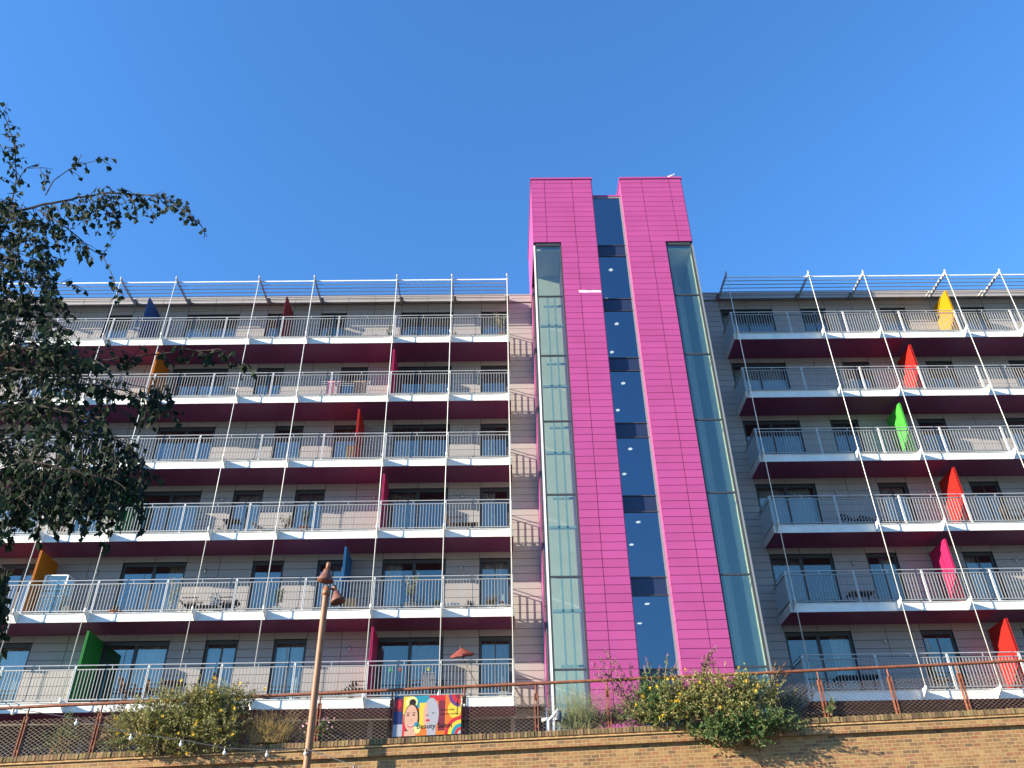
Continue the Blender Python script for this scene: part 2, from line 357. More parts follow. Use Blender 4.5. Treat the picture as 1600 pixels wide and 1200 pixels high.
    # balconies
    for lv in range(1, 7):
        z = FZ[lv]; B = MB(); B.box(xa, xb, YF+.012, YB-.025, z-.30, z-.06)
        bo = B.build('balcony', M_JOINT, root)
        d = MB(); d.box(xa+.01, xb-.01, YF+.05, YB-.03, z-.06, z-.03); d.build('deck', mat('deck_board', (.25, .22, .18), .8, noise=.15), bo)
        s_ = MB()
        xs = [xa+.012]+[v for v in sorted(vj) if xa+.1 < v < xb-.1][::2]+[xb-.012]
        for q0, q1 in zip(xs[:-1], xs[1:]): s_.box(q0+.004, q1-.004, YF+.014, YB-.026, z-.322, z-.302)
        s_.build('soffit', M_SOFF, bo)
        f_ = MB(); f_.box(xa, xb, YF, YF+.012, z-.335, z-.02)
        ex = gx(0)-.08*dirn; f_.box(min(ex, ex-.012*dirn), max(ex, ex-.012*dirn), YF, YB-.03, z-.335, z-.02)
        f_.box(xa, xb, YF-.03, YF, z-.035, z-.02)
        f_.build('fascia', M_WHITE, bo)
        # balustrade
        yb_ = YF+.06
        for k in range(0, kmax+1, 2):
            inst('post', POST, bo, (gx(k), yb_, z))
        for k in range(1, kmax, 2):
            inst('rail_stub', STUB, bo, (gx(k), yb_, z))
        for k in range(0, kmax-1, 2):
            lo = min(gx(k), gx(k+2)); inst('baluster_panel', baluster_panel(abs(gx(k+2)-gx(k))-.10), bo, (lo+.05, yb_, z))
        inst('baluster_panel', baluster_panel(YB-.12-YF), bo, (gx(0)-.03*dirn, YF+.10, z), math.pi/2)
        h = MB(); h.tube([(gx(0)-.03*dirn, YB-.03, z+1.195), (gx(0)-.03*dirn, yb_, z+1.195)], .021, 8); h.tube([(gx(0)-.05*dirn, yb_, z+1.195), (far, yb_, z+1.195)], .021, 8)
        h.build('handrail', M_RAIL, bo)
        # wall lights
        for k in LIGHTS[name][lv]:
            l = MB(); xx = gx(k); l.lathe((xx, YB-.07, z+1.95), [(.028, 0), (.028, .2)], 10); l.box(xx-.02, xx+.02, YB-.05, YB-.021, z+2.0, z+2.1); l.build('wall_light', M_RAIL, root, True)
        for (k, off, colr, lbl) in divs.get(lv, []):
            d = MB(); xx = gx(k)+off; mt = mat('screen_'+lbl, colr, .55, spec=.25, noise=.03, nscale=2)
            d.box(xx-.035, xx-.012, YF+.12, YB-.03, z-.02, z+2.40); d.box(xx+.012, xx+.035, YF+.12, YB-.03, z-.02, z+2.40); d.box(xx-.012, xx+.012, YF+.15, YB-.03, z-.02, z+2.37)
            do = d.build('privacy_screen', mt, bo); do['label'] = lbl.replace('_', ' ')+' privacy screen'
    # tie rods
    for k in cables:
        xx = gx(k) if k else gx(0)-.0*dirn
        c = MB(); c.tube([(xx, YC, FZ[1]-.08), (xx, YC, 25.30+E)], .0155, 8)
        co = c.build('tie_rod', M_WHITE, root, True)
        for lv in range(1, 7):
            z = FZ[lv]; a = MB(); n = 0
            for sx in (-.012, .012):
                a.poly([(xx+sx, YC-.02, z-.02), (xx+sx, YF, z-.02), (xx+sx, YF, z-.33), (xx+sx, YF-.05, z-.33), (xx+sx, YC-.02, z-.10)])
            a.bar((xx, YC-.02, z-.02), (xx, YF, z-.02), .024, .006); a.bar((xx, YC-.02, z-.10), (xx, YF-.05, z-.33), .024, .006)
            a.lathe((xx, YC, z-.1), [(.034, 0), (.034, .12)], 10)
            a.build('bracket', M_WHITE, co)
    # louvred roof canopy
    ca = MB(); y0 = YC+.0; zt_ = 25.30+E
    nb = 7
    co = None
    bl = MB()
    for i in range(nb):
        yy = YC+.22+i*(YB-.15-YC-.22)/(nb-1)
        bl.bar((xa+.02, yy, zt_), (xb, yy, zt_), .012 if i else .03, .17 if i else .06, upv=(0, .85, .527) if i else (0, 0, 1), mi=0 if i else 1)
    co = bl.build('louvre_canopy', [M_LOUV, M_WHITE], root)
    for k in cables:
        a = MB(); xx = gx(k)
        a.box(xx-.02, xx+.02, YC-.05, YB-.06, zt_-.075, zt_+.075); a.lathe((xx, YC-.02, zt_-.02), [(.04, 0), (.04, .14)], 10)
        a.box(xx-.10, xx+.10, YB-.42, YB-.05, zt_+.09, zt_+.15)
        a.build('outrigger', M_LOUV, co)
    return root
def gl_(k): return .27-1.2255*k
def gr_(k): return 10.10+1.235*k
LIGHTS = {'apartment_block': {1: (1.55, 4.75, 9.45), 2: (1.55, 5.2, 9.4, 12.7), 3: (1.55, 4.4, 9.3), 4: (1.55,), 5: (1.5,), 6: ()},
          'apartment_block_wing': {1: (2.9, 5.85), 2: (2.55, 7.6), 3: (2.6, 5.6, 8.8), 4: (8.5,), 5: (2.5,), 6: ()}}
NAVY, RED, PINK, ORANGE = (.02, .07, .22), (.40, .016, .012), (.38, .018, .09), (.50, .15, .008)
GREEN, YELL, BLUE = (.02, .22, .035), (.43, .22, .003), (.015, .11, .27)
wl_ = {1: [(0,1),(2,4),(6,7),(8,9),(10,12),(14,16),(18,19)], 2: [(0,1),(2,4),(5,6),(7,8),(10,12),(14,16),(17,18)], 3: [(0,1),(2,4),(6,7),(8,9),(10,12),(13,14),(15,17)],
       4: [(0,1),(2,4),(5,6),(7,8),(10,12),(14,15),(17,18)], 5: [(0,1),(2,4),(5,6),(8,9),(10,12),(15,17)], 6: [(0,1),(2,4),(6,7),(8,9),(10,12),(14,15),(17,18)]}
dl_ = {6: [(13, .0, NAVY, 'navy_blue'), (8, -.03, (.20, .012, .014), 'dark_red')], 5: [(12, -.2, ORANGE, 'orange'), (4, .03, PINK, 'crimson_pink')],
       4: [(5, .03, RED, 'red'), (14, .1, (.015, .09, .32), 'blue')], 3: [(12, -.05, GREEN, 'green'), (4, .03, PINK, 'crimson_pink')],
       2: [(14, .0, ORANGE, 'orange'), (5, .06, BLUE, 'sea_blue')], 1: [(12, .05, GREEN, 'green'), (4, .05, PINK, 'crimson_pink')]}
block('apartment_block', 'grey panelled apartment block with white balconies, left of the pink tower', gl_, 20, wl_, dl_, (0, 2, 4, 7, 9, 12, 14, 17, 19), 1.40, -1, -24.24, None)
wr_ = {1: [(0,2),(4,5),(7,8),(9,11)], 2: [(0,2),(3,4),(6,7),(9,10)], 3: [(0,2),(4,5),(7,8),(10,11)], 4: [(0,2),(3,4),(6,7),(9,10)], 5: [(0,2),(4,5),(7,8),(10,11)], 6: [(0,2),(3,4),(6,7),(9,10)]}
dr_ = {6: [(8, .04, YELL, 'yellow')], 5: [(6, .05, RED, 'scarlet')], 4: [(5, .0, (.06, .38, .045), 'bright_green')], 3: [(6, .07, RED, 'scarlet')], 2: [(5, .04, (.44, .016, .09), 'hot_pink')], 1: [(6, .05, RED, 'scarlet')]}
block('apartment_block_wing', 'grey panelled apartment block with white balconies, right of the pink tower', gr_, 14, wr_, dr_, (0, 3, 5, 8, 10, 13), 8.22, 1, 27.39, None)

# ================================================================= PINK TOWER
TY, TX0, TX1 = 26.4, 1.42, 8.20
GX = (2.58, 4.12, 5.46, 7.06)                       # glass / pink edges across the front
ZT0, ZT1 = 25.35+E, 29.22+E; ZREF = 7.37+E; ZB = 4.0
tw = thing('stair_tower', (4.8, 28.5, 4), 'tall bright pink panelled stair tower with three glazed strips between the grey blocks', 'tower')
pk = MB(); bk = MB()
def pclad(x0, x1, z0, z1, y, vj=()):
    clad(pk, x0, x1, z0, z1, y, .3, ZREF, vj)
def side(x, sgn, y0, y1, z0, z1, vj=()):            # panels on a flank
    ks = [z0]; k = math.ceil((z0-ZREF)/.3+1e-6)
    while ZREF+k*.3 < z1-.02: ks.append(ZREF+k*.3); k += 1
    ks.append(z1); ys = [y0]+list(vj)+[y1]
    for i in range(len(ks)-1):
        for j in range(len(ys)-1): pk.box(min(x, x+.02*sgn), max(x, x+.02*sgn), ys[j]+.006, ys[j+1]-.006, ks[i]+.006, ks[i+1]-.006)
for o_x, g_in, g_mid, s_, va, vb in ((TX0, GX[1], GX[0], -1, (3.26,), (2.0, 3.24)), (TX1, GX[2], GX[3], 1, (6.42,), (6.40, 7.65))):
    pk = MB(); bk = MB()
    pclad(min(g_in, g_mid), max(g_in, g_mid), ZB, ZT0, TY, va); pclad(min(g_in, o_x), max(g_in, o_x), ZT0, ZT1, TY, vb)
    bk.box(min(g_in, g_mid)+.004, max(g_in, g_mid)-.004, TY+.002, 31.4, ZB, ZT0-.002)
    bk.box(min(g_in, o_x)+.004, max(g_in, o_x)-.004, TY+.002, 31.6, ZT0, ZT1-.01)
    side(o_x, s_, TY, 31.6, ZT0, ZT1, (29.0,)); side(o_x, s_, 29.3, 30.25, ZB, ZT0)
    bk.box(min(o_x, o_x-.1*s_), max(o_x, o_x-.1*s_), 29.3, 30.25, ZB, ZT0-.003)
    side(g_in, -s_, TY, 26.74, ZB, ZT1); side(g_in, -s_, 26.76, 31.6, 28.5+E, ZT1, (29.0,))
    pk.build('cladding', M_PINK, tw); bk.build('core', M_PINKD, tw)
cp = MB()
for a, c in ((TX0-.05, GX[1]+.05), (GX[2]-.05, TX1+.05)): cp.box(a, c, TY-.06, 31.65, ZT1, ZT1+.10)
cp.box(GX[1]+.05, GX[2]-.05, 26.70, 31.6, 28.46+E, 28.54+E)
cp.build('roof_cap', M_PINK, tw)
# centre glazing, recessed
gz = MB(); YG = 26.72
frm = MB()
frm.box(GX[1]+.02, GX[1]+.06, YG-.02, YG+.06, ZB, 28.42+E); frm.box(GX[2]-.10, GX[2]-.02, YG-.02, YG+.06, ZB, 28.42+E)
frm.box(GX[1]+.06, GX[2]-.10, YG-.02, YG+.06, 28.34+E, 28.42+E)
fo = frm.build('centre_glazing', mat('grey_mullion', (.20, .22, .23), .4), tw)
lev = [ZREF+.07+3*i for i in range(-1, 7)]
for i in range(-1, 7):
    zt = ZREF+.07+3*i+3.0; zs = zt-.62                # spandrel from zs to zt above
    zb = ZREF+.07+3*i
    if i == 6: zs = 28.34+E
    if zb < ZB: zb = ZB
    p = MB(); p.box(GX[1]+.06, GX[2]-.10, YG, YG+.015, zb+.02, zs-.02); p.build('pane', G_MID, fo)
    if i < 6:
        p = MB(); p.box(GX[1]+.06, GX[2]-.10, YG+.004, YG+.02, zs+.02, zt-.02); p.build('spandrel', M_SPAN, fo)
        p = MB(); p.box(GX[1]+.06, GX[2]-.10, YG-.03, YG+.03, zs-.02, zs+.02); p.box(GX[1]+.06, GX[2]-.10, YG-.03, YG+.03, zt-.02, zt+.02); p.build('transom', M_FRAME, fo)
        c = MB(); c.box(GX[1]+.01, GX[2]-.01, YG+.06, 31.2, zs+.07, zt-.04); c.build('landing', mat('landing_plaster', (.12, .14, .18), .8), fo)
        for yy in (27.62, 29.6):
            l = MB(); l.lathe((4.80, yy, zs+.035), [(.085, 0), (.085, .03)], 20); l.build('ceiling_light', M_LAMP, fo)
            l = MB(); l.lathe((4.80, yy, zs+.045), [(.12, 0), (.12, .024)], 20); l.build('light_rim', M_STEELD, fo)
c = MB(); c.box(GX[1]+.01, GX[2]-.01, 31.2, 31.3, ZB, 28.4+E); c.box(GX[1]+.01, GX[2]-.01, YG+.07, 31.2, 28.36+E, 28.44+E)
c.box(GX[1]+.9, GX[2]-.03, 27.1, 27.2, 27.55+E, 28.34+E); c.build('inner_wall', mat('inner_blue_grey', (.12, .14, .18), .8), fo)
# corner glazings
def corner(nm, xg0, xg1, xo, sgn):
    fr = MB(); y = TY+.05; xr = xo-.05*sgn               # xr = plane of the return glass
    xi = xg1 if sgn > 0 else xg1
    for x in (xg0, xg1): fr.box(x-.028, x+.028, y-.02, y+.06, ZB, ZT0-.14)
    fr.box(min(xg0, xg1), max(xg0, xg1), y-.02, y+.10, ZT0-.15, ZT0-.003)
    fo = fr.build(nm, M_FRAME, tw)
    zz = [ZB]+[ZREF+.03+3*i for i in range(0, 7)]
    for i, (za, zb) in enumerate(zip(zz[:-1], zz[1:])):
        zb2 = min(zb, ZT0-.15)
        p = MB(); p.box(min(xg0, xg1)+.028, max(xg0, xg1)-.028, y+.01, y+.022, za+.03, zb2-.03); p.build('pane', G_TOW, fo)
        p = MB(); p.box(min(xg0, xg1)+.028, max(xg0, xg1)-.028, y-.01, y+.05, zb2-.03, zb2+.03); p.build('transom', M_FRAME, fo)
        p = MB()
        if sgn < 0:
            p.box(xr-.006, xr+.006, y+.07, 29.2, za+.03, zb2-.03); p.build('side_pane', G_TOW, fo)
            q = MB(); q.box(xr-.03, xr+.02, 29.2, 29.3, za+.02, zb2-.02); q.build('vent_slot', M_STEELD, fo)
        else:
            p.box(xr+.0, xr+.02, y+.07, 27.55, za+.02, zb2-.02); p.build('side_panel', M_MINT, fo)
            q = MB(); q.box(xr-.03, xr+.02, 27.55, 29.3, za+.02, zb2-.02); q.build('side_lining', mat('shaft_lining', (.25, .30, .34), .7), fo)
    return fo
fl = corner('corner_glazing', 1.50, GX[0]-.03, TX0, -1)
m_ = MB(); m_.box(TX0-.02, TX0+.045, TY+.02, TY+.07, ZB, ZT0-.15); m_.build('corner_mullion', M_WHITE, fl)
m_ = MB(); m_.box(TX0+.1, GX[0], 28.3, 28.4, ZB, ZT0-.2); m_.box(TX0+.1, GX[0], TY+.2, 28.3, ZT0-.3, ZT0-.2); m_.build('shaft_wall', M_CREAM, fl)
m_ = MB(); z = ZB
ms = mat('teal_steel', (.20, .28, .30), .5)
for x in (1.95, 2.25): m_.box(x-.035, x+.035, 27.3, 27.4, ZB, ZT0-2.2)
while z < ZT0-2:
    m_.box(1.6, 2.55, 27.3, 27.38, z+1.1, z+1.2); m_.box(1.8, 2.55, 27.6, 27.66, z+2.4, z+2.47); z += 3
m_.build('lift_frame', ms, fl)
fr_ = corner('corner_glazing', 8.12, GX[3]+.03, TX1, 1)
m_ = MB(); m_.box(TX1-.04, TX1+.02, TY+.02, TY+.08, ZB, ZT0-.15); m_.build('corner_mullion', mat('grey_mullion', (.2, .2, .2)), fr_)
m_ = MB(); m_.box(GX[3], TX1-.06, 28.9, 29.0, ZB, ZT0-.2); m_.box(GX[3], TX1-.06, TY+.2, 28.9, ZT0-.3, ZT0-.2); m_.build('shaft_wall', mat('blue_grey_shaft', (.66, .68, .64), .7), fr_)
m_ = MB(); m_.box(7.72, 7.79, 28.3, 28.89, ZB, ZT0-.3); m_.build('inner_jamb', mat('pale_jamb', (.5, .6, .58)), fr_)
# torn white film on the left pink strip
fm = MB(); P = [(0, 0), (.22, -.015), (.5, .0), (.9, -.01), (.9, .115), (.6, .13), (.42, .115), (.2, .14), (-.04, .13), (-.02, .06)]
zf = 22.52+E; fm.poly([(3.20+a, TY-.024, zf+c) for a, c in P]); fm.build('film_patch', mat('white_film', (.80, .52, .64), .6, noise=.25, nscale=14), tw)
# gull on the cap
p = at(1047, 275, 26.6); gb = MB(); gx0, gz0 = p.x, ZT1+.10
gb.tube([(gx0-.17, 26.5, gz0+.16), (gx0-.08, 26.5, gz0+.17), (gx0+.03, 26.5, gz0+.20), (gx0+.12, 26.5, gz0+.24), (gx0+.15, 26.5, gz0+.30), (gx0+.19, 26.5, gz0+.33), (gx0+.22, 26.5, gz0+.325)], [.01, .05, .075, .06, .035, .04, .012], 10)
gb.tube([(gx0+.22, 26.5, gz0+.325), (gx0+.27, 26.5, gz0+.31)], [.012, .003], 6, 1)
for dy in (-.025, .025): gb.tube([(gx0+.02, 26.5+dy, gz0+.16), (gx0+.02, 26.5+dy, gz0)], .007, 5, 1)
gb.poly([(gx0-.2, 26.45, gz0+.17), (gx0+.05, 26.42, gz0+.25), (gx0+.05, 26.44, gz0+.17)], 2)
center(tag(gb.build('seagull', [mat('white_feather', (.8, .8, .8)), mat('gull_yellow', (.6, .35, .05)), mat('grey_wing', (.3, .3, .33))], None, True), 'small white seagull standing on top of the pink tower', 'bird'))

# ================================================================= RAILING ON THE WALL
fe = thing('railing_fence', (0, 20.2, 5.8), 'rusty brown tube railing with diamond mesh along the brick wall top', 'railing')
YR = 20.16
h = MB(); h.tube([(x, YR, zw(x)+1.08+.004*math.sin(x*1.7)) for x in range(-20, 21, 2)], .036, 10); h.build('handrail', M_RUST, fe, True)
posts = [-.95+1.655*i for i in range(-10, 12)]
MESHP = None
for i, x in enumerate(posts):
    b = MB(); zt = zw(x)
    b.box(x-.045, x-.022, YR-.03, YR+.03, zt-.10, zt+.86); b.box(x+.022, x+.045, YR-.03, YR+.03, zt-.10, zt+.86); b.tube([(x, YR, zt+.70), (x, YR, zt+1.05)], .020, 8)
    b.box(x-.022, x+.022, YR-.02, YR+.02, zt+.1, zt+.16); b.box(x-.022, x+.022, YR-.02, YR+.02, zt+.74, zt+.82)
    b.build('post', M_RUST, fe)
    # expanded mesh between the posts
    if MESHP is None:
        m = MB(); W, H_ = 1.655-.10, .80; cw, ch = .062, .039; nx = int(W/cw); cw = W/nx; nz = int(H_/ch)
        for a in range(nx):
            for c in range(nz):
                x0_, z0_ = a*cw, c*ch
                sh = lambda xx, zz: (xx, 0, zz+.0308*xx)
                if (a+c) % 2 == 0: p0, q0 = sh(x0_, z0_), sh(x0_+cw, z0_+ch)
                else: p0, q0 = sh(x0_, z0_+ch), sh(x0_+cw, z0_)
                m.bar(p0, q0, .0042, .007, upv=(0, 1, 0))
        m.box(0, W, -.006, .006, -.012, .0)
        o_ = m.build('mesh_panel', M_MESH); MESHP = o_.data; bpy.data.objects.remove(o_)
    inst('mesh_panel', MESHP, fe, (x+.05, YR, zw(x+.05)+.02))

# ---- banner
bx0, bx1 = posts[9]+.06, posts[10]-.06
BW = bx1-bx0; BH = .86; byb = YR-.075; bzb = lambda x: zw(x)+.04
bn = thing('advertising_banner', (bx0, byb, zw(bx0)), 'bright printed beauty salon banner with two faces tied to the railing', 'banner')
def bp(u, v, lay=0): x = bx0+u*BW; return (x, byb-.0007*lay, bzb(x)+v*BH)
sheet = MB(); sheet.poly([bp(0,0),bp(1,0),bp(1,1),bp(0,1)]); 
def bcol(n_, c): return mat('print_'+n_, tuple(v*.72 for v in c), .45, spec=.3)
art = MB(); AM = [bcol('orange', (.80, .20, .03)), bcol('yellow', (.85, .62, .06)), bcol('teal', (.03, .30, .42)), bcol('skin', (.75, .42, .30)), bcol('hair', (.03, .015, .015)), bcol('red', (.62, .03, .04)),
                  bcol('pale', (.45, .45, .50)), bcol('navy', (.03, .04, .16)), bcol('wine', (.22, .03, .05)), bcol('white', (.8, .8, .8)), bcol('lightyellow', (.85, .80, .30)), bcol('purple', (.14, .06, .22)), bcol('blueline', (.03, .05, .3)), bcol('skinshade', (.55, .25, .16))]
def ell(cu, cv, ru, rv, mi, lay, a0=0, a1=360, rot=0):
    pts = []; n = 28
    for i in range(n+1 if a1-a0 < 360 else n):
        t = R(a0+(a1-a0)*i/n); du, dv = ru*math.cos(t), rv*math.sin(t)*1.0; rr = R(rot)
        uu, vv = cu+du*math.cos(rr)-dv*math.sin(rr)*.55, cv+du*math.sin(rr)*1.8+dv*math.cos(rr)
        pts.append(bp(min(max(uu, .0), 1.0), min(max(vv, 0), 1.0), lay))
    if a1-a0 == 90: pts.append(bp(cu, cv, lay))
    art.poly(pts, mi)
def rec(u0, v0, u1, v1, mi, lay): art.poly([bp(u0,v0,lay),bp(u1,v0,lay),bp(u1,v1,lay),bp(u0,v1,lay)], mi)
rec(0, 0, .14, 1, 7, 1); rec(.0, .62, .14, .95, 8, 2); rec(0, 0, .14, .30, 6, 2); ell(.06, .80, .05, .12, 5, 3)
rec(.14, .55, .34, 1, 1, 1); ell(.26, .85, .09, .15, 10, 2); rec(.28, .70, .52, 1, 2, 1.5); rec(.38, .2, .48, .82, 1, 2); rec(.52, .86, .76, 1, 5, 1.2)
rec(.66, .1, .76, .9, 8, 1.1)
ell(.27, .42, .115, .40, 4, 3); ell(.275, .84, .05, .09, 4, 3.2); ell(.262, .44, .098, .34, 3, 4); rec(.17, 0, .34, .12, 3, 3.6); rec(.14, .0, .19, .35, 5, 3.2)
for u in (.215, .30): ell(u, .52, .020, .018, 4, 5); ell(u, .575, .028, .010, 4, 5)
ell(.264, .39, .010, .018, 13, 4.5); ell(.262, .265, .050, .052, 5, 5, 180, 360); ell(.262, .262, .036, .022, 9, 5.5, 180, 360)
ell(.555, .52, .115, .42, 6, 3); rec(.50, 0, .63, .3, 6, 2.7); ell(.500, .48, .060, .34, 3, 4, 90, 270); ell(.51, .37, .030, .030, 5, 5); ell(.50, .50, .02, .012, 4, 5); ell(.585, .55, .02, .012, 7, 5)  # second face: its grey half is cast shade put into the print colour
ell(.36, .18, .05, .13, 10, 5.2); ell(.345, .28, .035, .06, 2, 5.4)
for r_, mi, ly in ((.24, 5, 2), (.19, 1, 3), (.14, 2, 4), (.09, 5, 5), (.05, 6, 6)): ell(1.0, .0, r_, r_*1.85, mi, ly, 90, 180)
for r_, mi, ly in ((.17, 11, 3), (.125, 5, 4), (.07, 8, 4.5)): ell(.98, 1.0, r_, r_*1.9, mi, ly, 180, 270)
ell(.90, .62, .10, .22, 1, 2)
rec(.935, .48, .945, .76, 4, 6); art.poly([bp(.925,.74,6), bp(.955,.74,6), bp(.94,.88,6)], 4)
sheet.build('sheet', bcol('orange', None) if False else MATS['print_orange'], bn); art.build('artwork', AM, bn)
def lettering(txt, u, v, size, m, name='lettering'):
    cu = bpy.data.curves.new('t', 'FONT'); cu.body = txt; cu.size = size; to = bpy.data.objects.new('t', cu); COL.objects.link(to)
    dg = bpy.context.evaluated_depsgraph_get(); me = bpy.data.meshes.new_from_object(to.evaluated_get(dg)); bpy.data.objects.remove(to)
    x, y, z = bp(u, v, 9); me.transform(Matrix(((1,0,0,x-bx0),(0,0,1,y-byb),(.0308,1,0,z-zw(bx0)),(0,0,0,1)))); me.materials.clear(); me.materials.append(m)
    o = bpy.data.objects.new(name, me); COL.objects.link(o); o.parent = bn; return o
lettering('Beauty Salon', .345, .17, .155, MATS['print_hair']); lettering('by the ramp', .69, .60, .065, MATS['print_hair']); lettering('near the arches', .69, .49, .065, MATS['print_hair'])

# ---- jointed spotlight on the wall
s0 = thing('spotlight', (.95, 20.1, zw(.95)), 'small cream jointed spotlight with a dark head on the wall top', 'spotlight')
x, z = .98, zw(.98)
b = MB(); b.tube([(x, 20.12, z-.02), (x-.01, 20.12, z+.24), (x+.10, 20.10, z+.33), (x+.22, 20.08, z+.47)], [.030, .034, .034, .022], 8); b.tube([(x-.16, 20.12, z+.235), (x+.02, 20.12, z+.29)], .036, 8); b.build('arm', M_POTW, s0, True)
b = MB(); b.lathe((x+.25, 20.08, z+.45), [(.03, 0), (.06, -.06), (.085, -.20), (.08, -.24)], 14, (.25, 0, 1)); b.build('head', M_STEELD, s0)

# ================================================================= STREET LAMP
lx, ly = -4.24, 19.42
lm = thing('street_lamp', (lx, ly, 0), 'tall slim rusty brown lamp post with two bell shades before the wall', 'street lamp')
zt = 9.62
b = MB(); b.lathe((lx, ly, 0), [(.11, 0), (.11, .8), (.088, .9), (.074, zt-.75), (.07, zt-.55)], 16); b.lathe((lx, ly, zt-.78), [(.092, 0), (.092, .16)], 16); b.build('pole', M_RUSTP, lm, True)
M_SHADE = mat('rust_shade', (.15, .055, .035), .65, noise=.25, nscale=8)
def bell(c, ax, s=1.0, cap=True):
    b = MB(); pr = [(.06, .0), (.10, -.02), (.115, -.10), (.165, -.20), (.225, -.31), (.225, -.345), (.20, -.335), (.10, -.15)]
    b.lathe(c, [(r_*s, h_*s) for r_, h_ in pr], 20, ax); o = b.build('bell_shade', M_SHADE, lm, True)
    if cap:
        b = MB(); b.lathe(c, [(.062*s, -.02), (.062*s, .17*s), (.05*s, .19*s)], 14, ax); b.build('lamp_cap', M_RUSTP, lm, True)
    b = MB(); b.lathe(Vector(c)+Vector(ax).normalized()*(-.24*s), [(.02, .04), (.06, 0), (.05, -.05), (.01, -.07)], 12, ax); b.build('bulb', mat('opal_glass', (.6, .58, .5)), lm, True)
bell((lx-.02, ly-.03, zt-.13), (.10, -.02, 1), .88)
bell((lx+.21, ly+.05, zt-.66), (-.34, .05, 1), .82)
b = MB(); b.tube([(lx, ly, zt-.70), (lx+.10, ly+.02, zt-.60), (lx+.21, ly+.05, zt-.64)], .025, 8); b.build('bracket_arm', M_SHADE, lm)

# ================================================================= FESTOON LIGHTS
fs = thing('festoon_lights', (-8, 19.4, 5), 'sagging cable with small white round bulbs hanging from the lamp post', 'string lights')
pp = [(-120, 1070), (0, 1097), (22, 1111), (121, 1127), (206, 1150), (284, 1160), (352, 1173), (418, 1176), (478, 1174)]
wp = [at(x, y-4, 19.30) for x, y in pp] + [at(553, 1196, 18.6), at(640, 1225, 17.6)]
b = MB(); b.tube(wp, .009, 6); b.build('cable', M_STEELD, fs)
for q in wp[2:-1]:
    b = MB(); b.lathe((q.x, q.y, q.z-.01), [(.022, 0), (.022, -.05)], 8, mi=0); so_ = b.build('socket', M_STEELD, fs)
    b = MB(); b.lathe((q.x, q.y, q.z-.055), [(.016, 0), (.034, -.02), (.038, -.045), (.028, -.072), (.007, -.084)], 12); b.build('bulb', mat('white_bulb', (.8, .78, .7), .3), fs, True)

# ================================================================= PLANTS
def rnd_unit():
    while True:
        v = Vector((random.uniform(-1,1), random.uniform(-1,1), random.uniform(-1,1)))
        if .05 < v.length < 1: return v.normalized()
def bush(name, label, cat, blobs, nleaf, ls, m, stems=14, flowers=0, fm=None, extra=None, base=None, fr=.035, group=None):
    """blobs: (x,y,z,rx,ry,rz) clumps; leaves gather in sprays around many twig ends inside them"""
    bx = sum(q[0] for q in blobs)/len(blobs); bz = min(q[2]-q[5] for q in blobs) if base is None else base
    root = thing(name, (bx, blobs[0][1], bz), label, cat, group)
    vol = [q[3]*q[4]*q[5] for q in blobs]; tot = sum(vol)
    st = MB(); lf = MB(); fl_ = MB(); tips = []
    for q, v in zip(blobs, vol):
        n = max(3, int(nleaf/16*v/tot))
        for _ in range(n):
            u = rnd_unit()*(random.random()**.40)*random.uniform(.75, 1.38)
            c = Vector((q[0]+u.x*q[3], q[1]+u.y*q[4], q[2]+u.z*q[5])); ax = (Vector((u.x, u.y*.7, u.z*.6+.45))+rnd_unit()*.5).normalized(); ln = random.uniform(2.5, 6)*ls
            tips.append(c+ax*ln)
            for j in range(16):
                p = c+ax*ln*(j/16)+rnd_unit()*ls*.3; d = (ax*.35+rnd_unit()).normalized()
                lf.leaf(p, d, rnd_unit(), ls*random.uniform(.6, 1.3), ls*random.uniform(.35, .6))
            if random.random() < .35: st.tube([c-ax*ln*.5, c+ax*ln], [ls*.10, ls*.04], 4)
    for i in range(stems):
        q = random.choice(blobs); a = Vector((bx+random.uniform(-.4, .4)*(1 if len(blobs) > 1 else .4), q[1]+.1, bz)); e = Vector((q[0]+random.uniform(-.7, .7)*q[3], q[1]+random.uniform(-.5, .5)*q[4], q[2]+random.uniform(-.3, .9)*q[5]))
        st.tube([a, a.lerp(e, .5)+Vector((0, 0, .08)), e], [.018, .012, .006], 5)
    st.build('stems', M_DRY if name != 'birch_tree' else M_TWIG, root); lf.build('leaves', m, root)
    if flowers:
        for _ in range(flowers):
            p = random.choice(tips)+Vector((0, -.03, .02)); 
            for k in range(6):
                d = (Vector((math.cos(k*1.05), -.5, math.sin(k*1.05)))+rnd_unit()*.3).normalized(); fl_.leaf(p, d, rnd_unit(), fr, fr*.8)
            fl_.build('flower', fm or M_YEL, root); fl_ = MB()
    return root
def PB(px, py, Y, rx, ry, rz): q = at(px, py, Y); return (q.x, q.y, q.z, rx, ry, rz)
bush('flowering_shrub', 'wide yellow flowering shrub spilling over the wall, left of the lamp post', 'shrub',
     [PB(285,1105,20.0,.85,.33,.33), PB(330,1105,20.0,.62,.33,.33), PB(235,1135,19.95,.75,.35,.35), PB(300,1140,19.9,.95,.35,.32), PB(250,1162,19.85,.5,.25,.25), PB(355,1100,20.1,.55,.3,.28), PB(340,1150,19.85,.5,.3,.28)],
     25000, .058, M_OLIVE, 24, 98, M_YEL, fr=.045)
bush('flowering_shrub', 'large yellow flowering shrub hanging over the wall below the pink tower', 'shrub',
     [PB(1062,1092,20.0,.55,.3,.30), PB(1125,1085,20.0,.75,.32,.38), PB(1178,1088,20.0,.42,.3,.36), PB(1105,1110,19.9,.90,.3,.28), PB(1045,1114,20.0,.60,.3,.22), PB(1160,1116,19.88,.55,.3,.25)],
     24000, .060, M_OLIVE, 26, 98, M_YEL, fr=.045)
